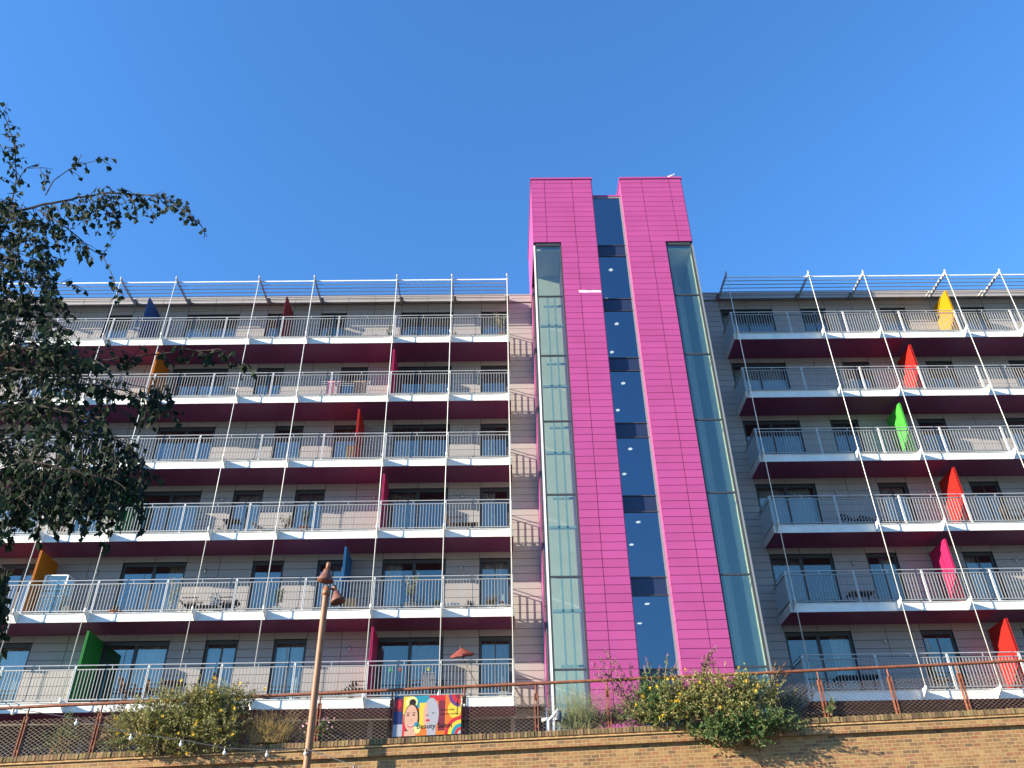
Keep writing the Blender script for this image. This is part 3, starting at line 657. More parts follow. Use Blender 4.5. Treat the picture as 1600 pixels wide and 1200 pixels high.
bush('trailing_shrub', 'dark green shrub trailing down the brick under the yellow flowers', 'shrub',
     [PB(1118,1138,19.8,.42,.2,.16), PB(1165,1136,19.8,.50,.2,.16), PB(1212,1132,19.82,.38,.2,.12), PB(1122,1153,19.72,.24,.15,.12), PB(1180,1150,19.75,.20,.14,.11)], 9000, .065, M_GREEN, 14)
bush('green_bush', 'low rounded fresh green bush at the foot of the pink tower', 'shrub', [PB(985,1118,20.25,.42,.3,.20), PB(1010,1120,20.25,.3,.3,.17)], 6000, .038, M_PALEG, 8)
bush('leafy_bush', 'loose leafy green bush left of the big yellow shrub', 'shrub', [PB(1022,1100,20.1,.45,.3,.42), PB(1050,1120,20.0,.45,.3,.28), PB(1015,1085,20.1,.25,.2,.35)], 6500, .058, M_GREEN, 14)
bush('dark_bush', 'dark green bush behind the mesh right of the big yellow shrub', 'shrub', [PB(1235,1105,20.7,.40,.3,.30), PB(1215,1110,20.7,.3,.3,.3)], 4000, .05, M_DARKG, 8)
bush('dark_bush', 'green leafy plant behind the mesh at far left of the railing', 'shrub', [PB(100,1155,20.6,.40,.3,.28), PB(105,1140,20.6,.22,.2,.28)], 1300, .05, M_GREEN, 8)
bush('dry_bush', 'brown dried bush behind the mesh left of the yellow shrub', 'shrub', [PB(185,1130,20.55,.55,.3,.40), PB(160,1150,20.55,.35,.3,.22)], 4200, .045, mat('brown_leaf', (.10, .055, .035), .7, var=.4), 16)
bush('creeping_plant', 'bright green creeping plant on the coping under the dry bush', 'plant', [PB(182,1163,20.15,.25,.12,.09)], 700, .04, M_PALEG, 4)
bush('creeping_plant', 'grey green low plants along the coping beneath the left tower glass', 'plant', [PB(900,1130,20.3,.30,.15,.10), PB(945,1125,20.35,.55,.2,.14)], 3600, .045, M_DARKG, 10)
bush('flower_clump', 'small pink and white flower clump behind the lamp post', 'flowers', [PB(502,1140,20.2,.14,.1,.12), PB(492,1146,20.15,.1,.1,.07)], 420, .045, M_GREEN, 3, 16, mat('pink_petal', (.65, .35, .42), .6, var=.3), fr=.035)
def grass(name, label, c, n, h, sp, m, lean=.5):
    root = thing(name, c, label, 'grass clump'); b = MB()
    for _ in range(n):
        a = Vector(c)+Vector((random.gauss(0, sp*.25), random.gauss(0, .08), 0)); dr = Vector((random.gauss(0, lean), random.gauss(-.1, .25), 1)).normalized(); ht = h*random.uniform(.5, 1.1); pr = a; wd = .006
        pts = [a]
        for k in range(1, 5):
            dr = (dr+Vector((dr.x*.18, 0, -.10))).normalized(); pts.append(pts[-1]+dr*ht/4)
        for k in range(4):
            w0, w1 = wd*(1-k/4), wd*(1-(k+1)/4)
            b.poly([pts[k]-Vector((w0,0,0)), pts[k]+Vector((w0,0,0)), pts[k+1]+Vector((w1,0,0)), pts[k+1]-Vector((w1,0,0))])
        if random.random() < .3:
            for k in range(5): b.leaf(pts[-1]-dr*.03*k, (dr+rnd_unit()*.7).normalized(), rnd_unit(), .035, .01)
    b.build('blades', m, root); return root
q = at(418, 1158, 20.1); grass('ornamental_grass', 'straw yellow ornamental grass clump beside the flowering shrub', (q.x, q.y, q.z-.05), 420, .80, .7, M_STRAW, .45)
q = at(446, 1155, 20.25); grass('ornamental_grass', 'grey brown feathery grass clump left of the lamp post', (q.x, q.y, q.z-.05), 240, .75, .6, mat('brown_grass', (.20, .15, .08), .8, var=.4, trans=.2), .5)
q = at(905, 1136, 20.3); grass('ornamental_grass', 'tall pale green feathery grass before the left tower glass', (q.x, q.y, q.z-.05), 360, 1.05, .9, mat('pale_grass', (.36, .38, .17), .8, var=.35, trans=.4), .32)
def buddleia(label, base, tips, m=M_PALEG, fm_=M_MAUVE):
    root = thing('buddleia', base, label, 'shrub'); s = MB(); l = MB(); f = MB()
    for t in tips:
        t = Vector(t); a = Vector(base); mid = a.lerp(t, .5)+Vector((random.uniform(-.1, .1), 0, .12)); P_ = []
        for k in range(11): u = k/10; P_.append(a*(1-u)**2+mid*2*u*(1-u)+t*u*u)
        s.tube(P_, [.012*(1-.08*k)+.002 for k in range(11)], 5)
        for k in range(2, 11):
            for j in range(5):
                d = ((P_[k]-P_[k-1]).normalized()*.6+rnd_unit()).normalized(); l.leaf(P_[k]+rnd_unit()*.02, d, rnd_unit(), random.uniform(.07, .14), .028)
        dd = (P_[-1]-P_[-2]).normalized()
        for k in range(60): f.leaf(P_[-1]+dd*random.uniform(-.06, .16)+rnd_unit()*.02, (dd+rnd_unit()*1.2).normalized(), rnd_unit(), .022, .014)
        f.build('flower_spike', fm_, root); f = MB()
    s.build('stems', M_DRY, root); l.build('leaves', m, root)
buddleia('spindly arching buddleia with brown flower spikes before the left pink strip', at(1000, 1125, 20.1), [at(x, y, 20.05+random.uniform(-.2, .2)) for x, y in ((948,1020),(940,1032),(965,1035),(930,1042),(985,1045),(950,1055),(935,1058))], mat('bronze_leaf', (.13, .10, .045), .6, var=.4, trans=.25))
buddleia('tall thin buddleia stems before the blue centre glass', at(1025, 1125, 20.1), [at(x, y, 20.1) for x, y in ((1012,1037),(1042,1032),(1055,1040),(1030,1050),(1008,1050))])
buddleia('upright buddleia with mauve flowers above the big yellow shrub', at(1095, 1085, 20.1), [at(x, y, 20.1) for x, y in ((1115,1016),(1108,1022),(1103,1030),(1112,1035),(1098,1038))], mat('bronze_leaf', (.13, .10, .045)))
buddleia('dry reddish twigs at the right edge of the big yellow shrub', at(1200, 1110, 20.2), [at(x, y, 20.15) for x, y in ((1222,1045),(1215,1050),(1210,1042),(1228,1055))], mat('bronze_leaf', (.13, .10, .045)), mat('russet_seed', (.20, .07, .04), .8))
buddleia('small sprig growing on the coping beside a railing post', at(1299, 1118, 20.1), [at(x, y, 20.1) for x, y in ((1299,1094),(1293,1108))], M_PALEG, M_PALEG)

# ================================================================= BIRCH TREE
tr = thing('birch_tree', (-6.6, 5.6, 0), 'dark leafy birch tree with drooping branches at the left edge', 'tree')
T = MB(); T.tube([(-6.6, 5.6, 0), (-6.55, 5.6, 2), (-6.35, 5.5, 4), (-6.2, 5.6, 6), (-6.15, 5.7, 8), (-6.0, 5.6, 9.5)], [.20, .17, .14, .11, .07, .03], 12); T.build('trunk', M_BARK, tr, True)
BR = MB(); LF = MB(); nleaf = [0]
def strand(p, d, ln, sc_=1.0, r0=.004, gap=.031, droop=.22):
    """a hanging twig with its leaves"""
    pts = [Vector(p)]; d = Vector(d).normalized(); st_ = .06; n = max(2, int(ln/st_))
    for i in range(n):
        d = (d+Vector((random.gauss(0, .05), random.gauss(0, .05), -droop))).normalized(); pts.append(pts[-1]+d*st_)
    BR.tube(pts, [r0*(1-.8*i/n)+.0008 for i in range(n+1)], 4, cap=False)
    acc = 0; sgn = 1
    for a, c in zip(pts[:-1], pts[1:]):
        acc += st_
        while acc > gap:
            acc -= gap; sgn = -sgn; q = a.lerp(c, random.random()); dd = (c-a).normalized()
            side_ = Vector((random.gauss(0, 1), random.gauss(0, 1), 0)).normalized(); 
            ld = (side_*random.uniform(.2, .9)*sgn+Vector((0, 0, -random.uniform(.5, 1.2)))+dd*.3).normalized(); s_ = random.uniform(.034, .062)*sc_
            q2 = q+ld*random.uniform(.008, .02)
            LF.leaf(q2, ld, rnd_unit(), s_*1.2, s_*1.05); nleaf[0] += 1
def limb(px, Yd, r0, tw, tl, up=.2, lng=(.25, .6), sc_=1.0, sub=0):
    """branch through measured points; twigs leave it every few cm"""
    Y0, Y1 = Yd; n = len(px); pts = [at(x, y, Y0+(Y1-Y0)*i/(n-1)) for i, (x, y) in enumerate(px)]
    fine = []
    for a, c in zip(pts[:-1], pts[1:]):
        k = max(1, int((c-a).length/.08))
        for j in range(k): fine.append(a.lerp(c, j/k)+rnd_unit()*.008)
    fine.append(pts[-1]); m = len(fine)
    BR.tube(fine, [r0*(1-.88*i/m)+.0015 for i in range(m)], 5, cap=False)
    for i in range(1, m):
        u = i/m
        if u < tl: continue
        for _ in range(tw if random.random() < tw-int(tw)+.0 or True else 0):
            d = Vector((random.gauss(.35, .5), random.gauss(0, .6), random.gauss(up, .35)))
            strand(fine[i], d, random.uniform(*lng)*(1.1-.5*u), sc_)
    strand(fine[-1], (fine[-1]-fine[-2]), .2, sc_)
    return fine
# limbs seen against the sky
limb([(-150,420),(-60,365),(33,329),(69,320),(123,308),(173,301),(224,304),(256,309),(293,333),(312,350)], (5.6, 5.3), .016, 2, .12, .1, (.06, .26))
limb([(-60,380),(17,317),(24,288),(25,240),(21,216),(13,195),(5,178)], (5.6, 5.5), .008, 2, .15, .1, (.05, .14))
limb([(72,304),(85,283),(107,267),(133,255),(158,249)], (5.4, 5.3), .004, 2, .3, .1, (.03, .12))
limb([(25,288),(40,262),(60,262),(68,275)], (5.5, 5.4), .004, 1, .2, .1, (.04, .10))
limb([(-40,250),(-10,222),(10,230)], (5.5, 5.4), .004, 1, .1, .1, (.04, .10))
limb([(61,328),(107,357),(139,387),(160,400),(172,425),(181,448)], (5.4, 5.3), .006, 1, .1, .0, (.05, .16))
for x0_, y0_, ln in ((70,325,.4),(55,330,.5),(45,330,.6),(90,345,.45),(105,355,.4),(125,375,.35),(70,335,.7),(30,340,.7),(120,318,.35),(186,301,.3),(210,303,.3),(247,308,.2),(270,318,.16),(132,305,.3),(158,300,.4),(123,308,.42),(140,308,.55),(150,304,.62),(165,303,.70),(178,302,.60),(200,305,.42),(222,306,.40),(238,308,.28),(256,310,.22),(100,315,.5),(85,320,.6),(110,318,.55)):
    strand(at(x0_, y0_, 5.35+random.uniform(-.1, .1)), (.35, random.uniform(-.2, .2), -.35), ln, droop=.12)
# the dense shaded crown at the left, and its lower fringe
def env(y):
    K = [(330,70),(360,90),(400,100),(440,110),(480,120),(520,140),(560,200),(600,235),(650,230),(700,205),(740,195),(780,180),(820,165),(870,-20)]
    for (a, xa), (c, xc) in zip(K[:-1], K[1:]):
        if a <= y <= c: return xa+(xc-xa)*(y-a)/(c-a)
    return 40
for i in range(36):
    y0_ = 330+ (i % 23)*20.5+random.uniform(-12, 12); xe = env(min(y0_, 820))*random.uniform(.45, 1.08)-6
    Ya, Yb_ = random.uniform(5.0, 6.8), random.uniform(4.8, 6.6)
    limb([(-190, y0_+random.uniform(0, 110)), (-90, y0_+random.uniform(0, 40)), ((xe-90)/2, y0_-random.uniform(5, 25)), (xe, y0_+random.uniform(-6, 14))], (Ya, Yb_), .010, 1, .32, .05, (.16, .42))
limb([(-20,590),(80,571),(120,565),(187,560),(248,553),(285,545),(330,548),(372,562)], (5.6, 5.5), .010, 2, .15, .0, (.08, .30))
limb([(60,600),(140,600),(200,610),(262,640)], (5.5, 5.3), .006, 2, .1, .0, (.12, .38))
limb([(60,660),(140,655),(185,690),(225,725)], (5.5, 5.3), .006, 2, .1, .0, (.12, .38))
for x0_, y0_, ln in ((100,700,.55),(120,700,.60),(145,690,.62),(160,700,.66),(172,705,.72),(185,710,.60),(200,712,.50),(212,720,.55),(60,730,.55),(40,740,.5),(80,720,.4),(250,600,.35),(235,600,.4),(20,740,.5),(5,760,.5)):
    for _ in range(5): strand(at(x0_+random.uniform(-14, 14), y0_+random.uniform(-12, 12), 5.35+random.uniform(-.25, .25)), (.2, random.uniform(-.2, .2), -.6), ln*random.uniform(.7, 1.05), droop=.15)
for x0_ in (-34, -28, -22, -16, -10, -6, -2, 2, 5, 8, 12): strand(at(x0_, 880+abs(x0_), 5.4), (.25, 0, -.8), .75, droop=.10); strand(at(x0_, 905, 5.5), (.22, 0, -.8), .45, droop=.10)
limb([(-160,860),(-60,870),(-5,895)], (5.6, 5.5), .006, 1, .2, .0, (.12, .3))
# more hanging fill for the shaded heart
for _ in range(330):
    y0_ = random.uniform(380, 800); x0_ = random.uniform(-60, env(y0_)*.72); strand(at(x0_, y0_, random.uniform(4.9, 6.9)), (random.gauss(.2, .3), random.gauss(0, .4), -.2), random.uniform(.15, .38))
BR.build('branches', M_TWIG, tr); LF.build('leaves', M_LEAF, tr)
print('birch leaves', nleaf[0])

# ================================================================= THINGS ON THE BALCONIES
def spot(px, lv, dy=.45):
    """floor point of a balcony, dy behind its fascia"""
    z = FZ[lv]-.03; Y = YF+dy; lo, hi = 0, 1200
    for _ in range(40):
        mid = (lo+hi)/2
        if at(px, mid, Y).z > z: lo = mid
        else: hi = mid
    return Vector((at(px, lo, Y).x, Y, z))
def pot(px, lv, label, r_=.13, h=.26, m=M_TERRA, kind='bushy', ph=.4, lm_=M_GREEN, dy=.45, name='potted_plant'):
    c = spot(px, lv, dy); root = thing(name, c, label, 'potted plant')
    b = MB(); b.lathe(c, [(r_*.72, 0), (r_, h*.85), (r_*1.12, h*.86), (r_*1.12, h), (r_*.9, h), (r_*.85, h*.9)], 16); b.build('pot', m, root)
    l = MB(); s = MB(); t0 = c+Vector((0, 0, h*.9))
    if kind == 'spiky':
        for _ in range(46):
            d = Vector((random.gauss(0, .6), random.gauss(0, .6), 1)).normalized(); l.leaf(t0, d, rnd_unit(), ph*random.uniform(.6, 1.1), .035)
    elif kind == 'stem':
        for k in range(4):
            e = t0+Vector((random.uniform(-.25, .25)*ph, random.uniform(-.15, .15), ph*random.uniform(.75, 1))); s.tube([t0, t0.lerp(e, .5)+Vector((.02, 0, 0)), e], .008, 5)
            for _ in range(34): l.leaf(t0.lerp(e, random.uniform(.3, 1))+rnd_unit()*.06, rnd_unit(), rnd_unit(), .09, .05)
        s.build('stems', M_DRY, root)
    else:
        for _ in range(150):
            u = rnd_unit()*random.uniform(.4, 1); l.leaf(t0+Vector((u.x*ph*.45, u.y*ph*.4, ph*.5+u.z*ph*.5)), (u+Vector((0, 0, .3))).normalized(), rnd_unit(), .075, .045)
    l.build('leaves', lm_, root); return root
def table(px, lv, label, w_=.8, d_=.5, h=.7, m=M_WOOD, dy=.6, slat=True):
    c = spot(px, lv, dy); root = thing('garden_table', c, label, 'table'); b = MB()
    if slat:
        n = 7
        for i in range(n): b.box(c.x-w_/2, c.x+w_/2, c.y-d_/2+i*d_/n, c.y-d_/2+(i+.75)*d_/n, c.z+h-.03, c.z+h)
        b.box(c.x-w_/2+.05, c.x-w_/2+.1, c.y-d_/2, c.y+d_/2, c.z+h-.06, c.z+h-.031); b.box(c.x+w_/2-.1, c.x+w_/2-.05, c.y-d_/2, c.y+d_/2, c.z+h-.06, c.z+h-.031)
    else: b.lathe((c.x, c.y, c.z+h-.03), [(w_/2, 0), (w_/2, .03)], 24)
    b.build('tabletop', m, root)
    for sx in (-1, 1):
        for sy in (-1, 1):
            l = MB(); l.bar((c.x+sx*(w_/2-.08)*(1 if slat else .6), c.y+sy*(d_/2-.06), c.z), (c.x+sx*(w_/2-.08)*(1 if slat else .3), c.y+sy*(d_/2-.06), c.z+h-.035), .035, .035); l.build('leg', m, root)
    return root
def chair(px, lv, label, m=M_WOOD, dy=.6, face=1, recl=.12, arms=True, cloth=None, h=.9):
    c = spot(px, lv, dy); root = thing('garden_chair', c, label, 'chair'); f = face; b = MB()
    for i in range(6): b.box(c.x-.24+i*.08, c.x-.24+i*.08+.06, c.y-.24, c.y+.24, c.z+.42, c.z+.445)
    b.build('seat', m, root); b = MB(); bx_ = c.x-.25*f
    for i in range(6):
        yy = c.y-.21+i*.084; b.bar((bx_, yy, c.z+.44), (bx_-recl*f, yy, c.z+h), .055, .02, upv=(0, 1, 0))
    b.bar((bx_-recl*f, c.y-.24, c.z+h), (bx_-recl*f, c.y+.24, c.z+h), .03, .06); b.build('backrest', m, root)
    for sx in (-1, 1):
        for sy in (-1, 1): l = MB(); l.bar((c.x+sx*.24, c.y+sy*.22, c.z), (c.x+sx*.22, c.y+sy*.22, c.z+(.64 if arms and sx == f else .42)), .04, .04); l.build('leg', m, root)
    if arms:
        for sy in (-1, 1): l = MB(); l.box(c.x-.28, c.x+.28, c.y+sy*.25-.025, c.y+sy*.25+.025, c.z+.64, c.z+.665); l.build('armrest', m, root)
    if cloth:
        l = MB(); l.bar((bx_-.01+.03*f, c.y, c.z+.45), (bx_-recl*f+.02*f, c.y, c.z+h+.02), .42, .03, upv=(0, 1, 0)) if False else l.box(bx_-.05, bx_+.42, c.y-.27, c.y-.25, c.z+.35, c.z+h); l.build('draped_cloth', cloth, root)
    return root
def lounger(px, lv, label, m=M_WOODD, dy=.6, f=1, ang=.55):
    c = spot(px, lv, dy); root = thing('deck_lounger', c, label, 'lounger')
    b = MB()
    for i in range(12): x = c.x+f*(-.1+i*.10); b.box(min(x, x+.07*f), max(x, x+.07*f), c.y-.27, c.y+.27, c.z+.28, c.z+.305)
    b.build('seat', m, root); b = MB()
    for i in range(7): p0 = Vector((c.x-f*.12, 0, c.z+.30))+Vector((-f*math.cos(ang), 0, math.sin(ang)))*(i*.10); b.bar((p0.x, c.y-.27, p0.z), (p0.x, c.y+.27, p0.z), .07, .02, upv=(-f*math.sin(ang), 0, math.cos(ang)) if False else (0, 0, 1))
    b.build('backrest', m, root)
    for sx in (-.5, 1.0):
        for sy in (-1, 1): l = MB(); l.bar((c.x+f*sx*.95, c.y+sy*.24, c.z), (c.x+f*sx*.9, c.y+sy*.24, c.z+.29), .04, .04); l.build('leg', m, root)
    return root
def crate(px, lv, label, w_, h, m, dy=.5, d_=.3, name='wooden_box', cat='box'):
    c = spot(px, lv, dy); root = thing(name, c, label, cat); b = MB(); n = max(3, int(w_/.09))
    for i in range(n): b.box(c.x-w_/2+i*w_/n, c.x-w_/2+(i+.9)*w_/n, c.y-d_/2, c.y-d_/2+.02, c.z+.02, c.z+h)
    b.build('front_boards', m, root); b = MB(); b.box(c.x-w_/2, c.x-w_/2+.02, c.y-d_/2+.021, c.y+d_/2, c.z, c.z+h-.01); b.box(c.x+w_/2-.02, c.x+w_/2, c.y-d_/2+.021, c.y+d_/2, c.z, c.z+h-.01)
    b.box(c.x-w_/2+.02, c.x+w_/2-.02, c.y+d_/2-.02, c.y+d_/2, c.z, c.z+h-.01); b.box(c.x-w_/2-.01, c.x+w_/2+.01, c.y-d_/2+.02, c.y+d_/2+.01, c.z+h-.008, c.z+h+.01); b.build('body', m, root); return root
# level 6
pot(512, 6, 'small palm with a red bow in a pot on the top balcony', .10, .25, M_POTG, 'spiky', .5)
pot(566, 6, 'dried plant in a small clay pot on the top balcony, leftmost clay pot', .09, .18, M_TERRA, 'bushy', .22, M_DRY)
pot(585, 6, 'pinkish flowering plant in a clay pot on the top balcony', .14, .16, M_TERRA, 'bushy', .30, mat('pink_petal', (.65, .35, .42)))
pot(608, 6, 'tall leafy plant in an orange pot beside a tie rod on the top balcony', .12, .22, mat('orange_pot', (.6, .28, .1)), 'stem', .75)
pot(648, 6, 'spiky plant in a red clay pot, left one of the pair on the top balcony', .14, .24, M_TERRA, 'spiky', .45, M_PALEG)
pot(682, 6, 'spiky plant in a red clay pot, right one of the pair on the top balcony', .14, .24, M_TERRA, 'spiky', .50, M_PALEG)
pot(712, 6, 'thin bare shrub in a low pot on the top balcony', .10, .15, M_TERRA, 'stem', .4, M_DRY)
pot(784, 6, 'tall bamboo like plant in a terracotta pot at the top balcony corner', .15, .35, M_TERRA, 'stem', 1.35, M_PALEG, dy=.35)
# level 5
c = spot(538, 5, .5); ra = thing('drying_rack', c, 'white clothes rack with pink and tan towels on the fifth balcony', 'clothes rack')
b = MB()
for z_ in (.95,): 
    for dy_ in (-.15, 0, .15): b.tube([(c.x-1.0, c.y+dy_, c.z+z_), (c.x+1.0, c.y+dy_, c.z+z_)], .008, 6)
for sx in (-1, 1): b.tube([(c.x+sx, c.y-.25, c.z), (c.x+sx, c.y+.15, c.z+.95)], .01, 6); b.tube([(c.x+sx, c.y+.25, c.z), (c.x+sx, c.y-.15, c.z+.95)], .01, 6)
b.build('frame', M_WHITE, ra)
for x0_, x1_, cc, nm in ((-.75, -.45, (.75, .30, .36), 'pink_towel'), (-.35, -.2, (.6, .35, .38), 'rose_towel'), (.35, .85, (.34, .22, .16), 'tan_towel')):
    b = MB(); n = 8
    for i in range(n):
        xa_, xb_ = c.x+x0_+(x1_-x0_)*i/n, c.x+x0_+(x1_-x0_)*(i+1)/n
        b.box(xa_, xb_, c.y-.17+.01*math.sin(i*1.7), c.y-.155+.01*math.sin(i*1.7), c.z+.25+.03*math.sin(i), c.z+.96)
    b.build('towel', mat(nm, cc, .9), ra)
table(668, 5, 'low dark table on the fifth balcony between two tie rods', .9, .5, .38, M_WOODD)
# level 4
crate(548, 4, 'tan slatted wooden planter box beside the red privacy screen', .42, .85, M_PLY, name='planter_box', cat='planter')
c = spot(142, 4, .5); um = thing('folded_parasol', c, 'lime green cloth on a stand behind the birch leaves on the fourth balcony', 'parasol')
b = MB(); b.lathe(c, [(.2, 0), (.2, .05), (.03, .06)], 16); b.build('foot', M_POTG, um); b = MB(); b.lathe(c+Vector((0,0,.3)), [(.32, 0), (.25, .25), (.16, .5), (.05, .75), (.02, .8)], 12); b.build('cloth', mat('lime_cloth', (.42, .65, .12), .8), um); b = MB(); b.tube([c+Vector((0,0,.05)), c+Vector((0,0,.32))], .02, 8); b.build('pole', M_WHITE, um)
crate(338, 4, 'low tan storage bench on the fourth balcony, left side', .55, .22, M_PLY, name='storage_bench', cat='bench')
# level 3
table(358, 3, 'small dark slatted table on the third balcony beside a tie rod', .62, .45, .72, M_WOODD)
pot(340, 3, 'white stone pot with dry twigs below the dark slatted table', .09, .14, M_POTW, 'bushy', .18, M_DRY, dy=.35)
lounger(418, 3, 'pale folding lounger on the third balcony left of the olive pots', M_POTW)
pot(445, 3, 'small bare tree in a dark pot on the third balcony', .17, .24, M_STEELD, 'stem', .65, M_DRY)
pot(473, 3, 'tall houseplant in a large terracotta pot on the third balcony', .18, .36, M_TERRA, 'stem', .85, M_GREEN)
pot(481, 3, 'terracotta pot beside the tall houseplant', .16, .30, M_TERRA, 'bushy', .15, M_DRY, dy=.7)
chair(712, 3, 'rattan armchair left of the table near the tower on the third balcony', M_WOOD, face=1)
table(732, 3, 'rattan coffee table near the tower on the third balcony', .7, .5, .45, M_WOOD)
crate(766, 3, 'low brown wooden box near the last post on the third balcony', .42, .20, M_WOOD)
chair(88, 3, 'round backed brown chair behind the glass at far left of the third balcony', M_WOOD)
# level 2
c = spot(75, 2, .6); gh = thing('glass_cabinet', c, 'white framed glass plant cabinet against the orange privacy screen', 'cabinet'); b = MB()
for sx in (-.4, .4):
    for sy in (-.25, .25): b.box(c.x+sx-.025, c.x+sx+.025, c.y+sy-.025, c.y+sy+.025, c.z, c.z+1.55)
for zz in (.02, .75, 1.53):
    b.box(c.x-.375, c.x+.375, c.y-.275, c.y-.225, c.z+zz, c.z+zz+.04); b.box(c.x-.375, c.x+.375, c.y+.225, c.y+.275, c.z+zz, c.z+zz+.04)
    b.box(c.x-.42, c.x-.38, c.y-.225, c.y+.225, c.z+zz, c.z+zz+.04); b.box(c.x+.38, c.x+.42, c.y-.225, c.y+.225, c.z+zz, c.z+zz+.04)
b.build('frame', M_WHITE, gh)
for sy in (-.25, .25): b = MB(); b.box(c.x-.37, c.x+.37, c.y+sy-.003, c.y+sy+.003, c.z+.07, c.z+1.52); b.build('pane', G_TOW, gh)
c = spot(100, 2, .3); b = MB(); b.lathe(c, [(.09, 0), (.11, .1), (.11, .30), (.09, .38), (.03, .40)], 16); tag(b.build('storage_jar', mat('cream_jar', (.7, .62, .45)), None, True), 'cream round topped jar on the second balcony left of a tie rod', 'jar'); center(bpy.data.objects['storage_jar'])
pot(262, 2, 'tall ivy plant in a glazed stand beside the big second floor window', .13, .35, M_POTG, 'stem', 1.3, M_PALEG, dy=.8)
pot(180, 2, 'low brown dried plants in a wide pot before the big second floor window', .28, .12, M_TERRA, 'bushy', .22, M_DRY, dy=.3)
table(325, 2, 'low slatted brown table between two slatted chairs on the second balcony', .6, .45, .35, M_WOODD, dy=.5)
chair(296, 2, 'low slatted brown chair left of the low table on the second balcony', M_WOODD, face=1, h=.55, arms=True)
chair(352, 2, 'low slatted brown chair right of the low table on the second balcony', M_WOODD, face=-1, h=.55, arms=True)
pot(432, 2, 'leafy shrub in a white pot left of the lamp post', .16, .28, M_POTW, 'stem', .8, M_GREEN)
crate(545, 2, 'light wooden box before the sea blue privacy screen', .42, .55, M_PLY)
pot(640, 2, 'tall cactus like plant in a square grey planter before the big window', .22, .34, M_POTG, 'stem', 1.2, M_PALEG)
pot(682, 2, 'small green plant in a white pot beside the last but one tie rod', .09, .22, M_POTW, 'bushy', .25, M_PALEG)
c = spot(706, 2, .4); b_ = thing('serving_trolley', c, 'small white trolley with dark wheels near the tower end of the second balcony', 'trolley'); b = MB(); b.box(c.x-.28, c.x+.28, c.y-.15, c.y+.15, c.z+.22, c.z+.30); b.build('tray', M_POTW, b_)
for sx in (-.25, .25): b = MB(); b.lathe((c.x+sx, c.y-.12, c.z+.08), [(.08, 0), (.08, .03)], 14, (0, 1, 0)); b.build('wheel', M_WOODD, b_); b = MB(); b.bar((c.x+sx, c.y-.10, c.z+.08), (c.x+sx, c.y-.10, c.z+.22), .02, .02); b.build('leg', M_WOODD, b_)
pot(735, 2, 'row of small dark succulents in a long trough near the tower', .26, .16, M_WOODD, 'spiky', .32, mat('dusky_leaf', (.10, .06, .05), .7, var=.4), dy=.35)
pot(768, 2, 'tall dry stems in a white pot near the end post of the second balcony', .13, .24, M_POTW, 'spiky', .55, M_DRY)
pot(784, 2, 'wide white pot with a low plant in the end corner of the second balcony', .19, .24, M_POTW, 'bushy', .16, mat('red_leaf', (.35, .10, .07), .7, var=.4))
# level 1
chair(198, 1, 'round backed brown wicker chair before the big first floor window', M_WOOD, face=1)
chair(238, 1, 'brown wicker chair left of the round table on the first balcony', M_WOOD, face=1)
table(265, 1, 'round brown table between wicker chairs on the first balcony', .8, .6, .75, M_WOOD, slat=False)
chair(312, 1, 'tall slatted dark chair right of the round table on the first balcony', M_WOODD, face=-1, h=1.0)
lounger(525, 1, 'slatted dark lounger with raised back right of the lamp post', M_WOODD, f=-1, ang=.6)
chair(560, 1, 'upright slatted brown chair beside the crimson screen', M_WOOD, face=-1, h=1.05)
chair(648, 1, 'garden chair draped with a grey cloth above the banner', M_WOOD, face=-1, cloth=mat('grey_cloth', (.36, .33, .34), .9))
chair(682, 1, 'dark wicker chair beside the draped chair above the banner', M_WOODD, face=1)
c = spot(735, 1, .7); pr = thing('parasol', (c.x, c.y, c.z), 'dark red brown tilted parasol open on the first balcony near the tower', 'parasol')
top = at(721, 1012, c.y); b = MB(); n = 8; ax = Vector((-.12, -.25, 1)).normalized(); ux = ax.cross(Vector((0,1,0))).normalized(); uy = ax.cross(ux); rim = []
for i in range(n): t = 2*math.pi*i/n; rim.append(top+(ux*math.cos(t)+uy*math.sin(t))*.42-ax*.24)
for i in range(n):
    a_, c_ = rim[i], rim[(i+1) % n]; mid = (a_+c_)/2+ax*.02; b.poly([top, a_, mid]); b.poly([top, mid, c_]); b.poly([a_, a_-ax*.07, mid-ax*.07, mid]); b.poly([mid, mid-ax*.07, c_-ax*.07, c_])
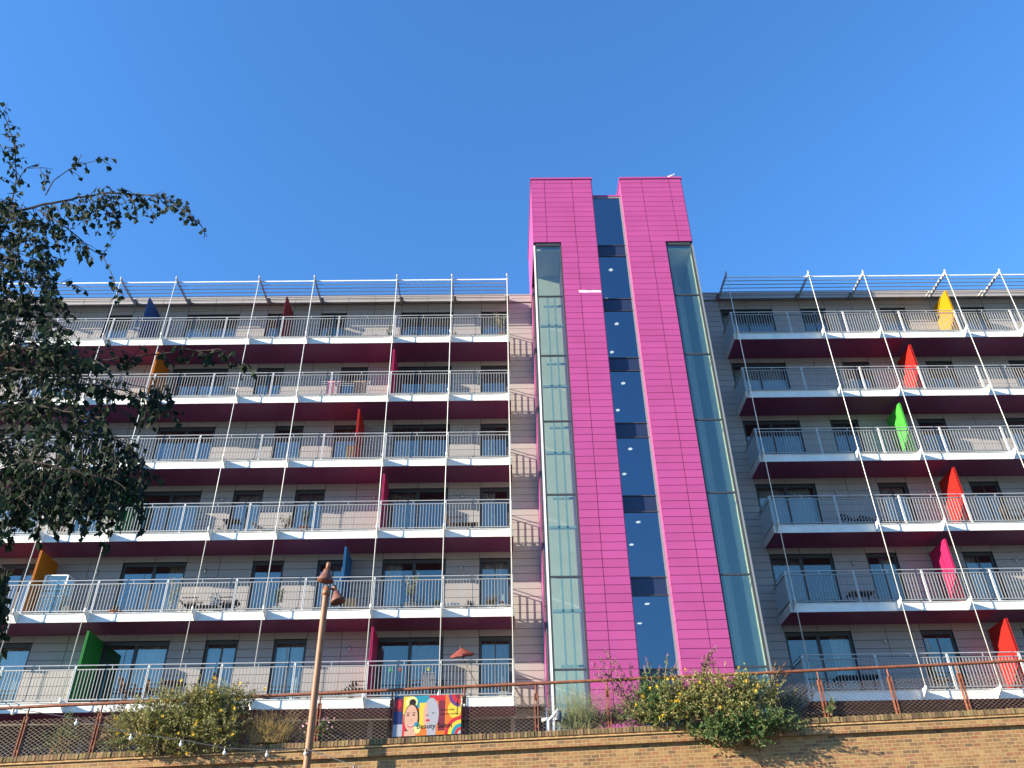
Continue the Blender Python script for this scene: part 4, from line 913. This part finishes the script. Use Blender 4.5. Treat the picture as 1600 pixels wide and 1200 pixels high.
b.build('canopy', mat('maroon_cloth', (.20, .04, .03), .8), pr); b = MB(); b.tube([c+Vector((.5, 0, 0)), top-ax*.3, top+ax*.12], .016, 8); b.build('pole', M_WOODD, pr)
b = MB(); b.lathe(c+Vector((.5, 0, 0)), [(.22, 0), (.22, .06), (.04, .08)], 16); b.build('foot', M_POTG, pr)
pot(786, 1, 'white flower pot with herbs at the end of the first balcony', .15, .24, M_POTW, 'spiky', .5, M_DRY)
for px, cc, lb in ((607, (.05, .6, .2), 'small green paper ornament hanging above the banner'), (622, (.75, .2, .1), 'small orange paper ornament hanging above the banner'), (668, (.5, .6, .05), 'small lime paper ornament hanging above the banner')):
    c = spot(px, 1, .35); b = MB(); z_ = c.z+1.02; b.lathe((c.x, c.y, z_), [(.008, .06), (.06, .04), (.075, 0), (.05, -.05), (.01, -.07)], 10); b.tube([(c.x, c.y, z_+.05), (c.x, YF+.06, FZ[1]+1.18)], .003, 4)
    center(tag(b.build('paper_ornament', mat('paper_%d' % px, cc, .7), None, True), lb, 'ornament'))
# right wing
lounger(1345, 3, 'dark slatted lounger with raised back, left one on the right block', M_WOODD, f=1)
lounger(1375, 3, 'dark slatted lounger with raised back, right one beside the tie rod on the right block', M_WOODD, f=1, ang=.4)
table(1350, 2, 'brown wooden garden table on the second balcony of the right block', .9, .6, .55, M_WOOD)
crate(1318, 2, 'low brown storage box left of the garden table on the right block', .5, .22, M_WOOD)
pot(1330, 5, 'small white potted plant on the fifth balcony of the right block', .09, .16, M_POTW, 'bushy', .2, M_GREEN)
chair(1592, 3, 'dark wooden chair on the third balcony at the right edge', M_WOODD)
table(1345, 1, 'large dark rattan table on the first balcony behind the railing mesh', 1.5, .6, .6, M_WOODD)
chair(1480, 1, 'dark chair on the first balcony left of the scarlet screen', M_WOODD, face=1)

GR = {'chair': 'garden chairs on the balconies', 'table': 'tables on the balconies', 'potted plant': 'potted plants on the balconies', 'lounger': 'loungers on the balconies', 'ornament': 'paper ornaments over the balcony rail', 'shrub': 'shrubs along the wall top', 'grass clump': 'grass clumps along the wall top'}
for o in bpy.data.objects:
    if o.parent is None and o.get('category') in GR: o['group'] = GR[o['category']]
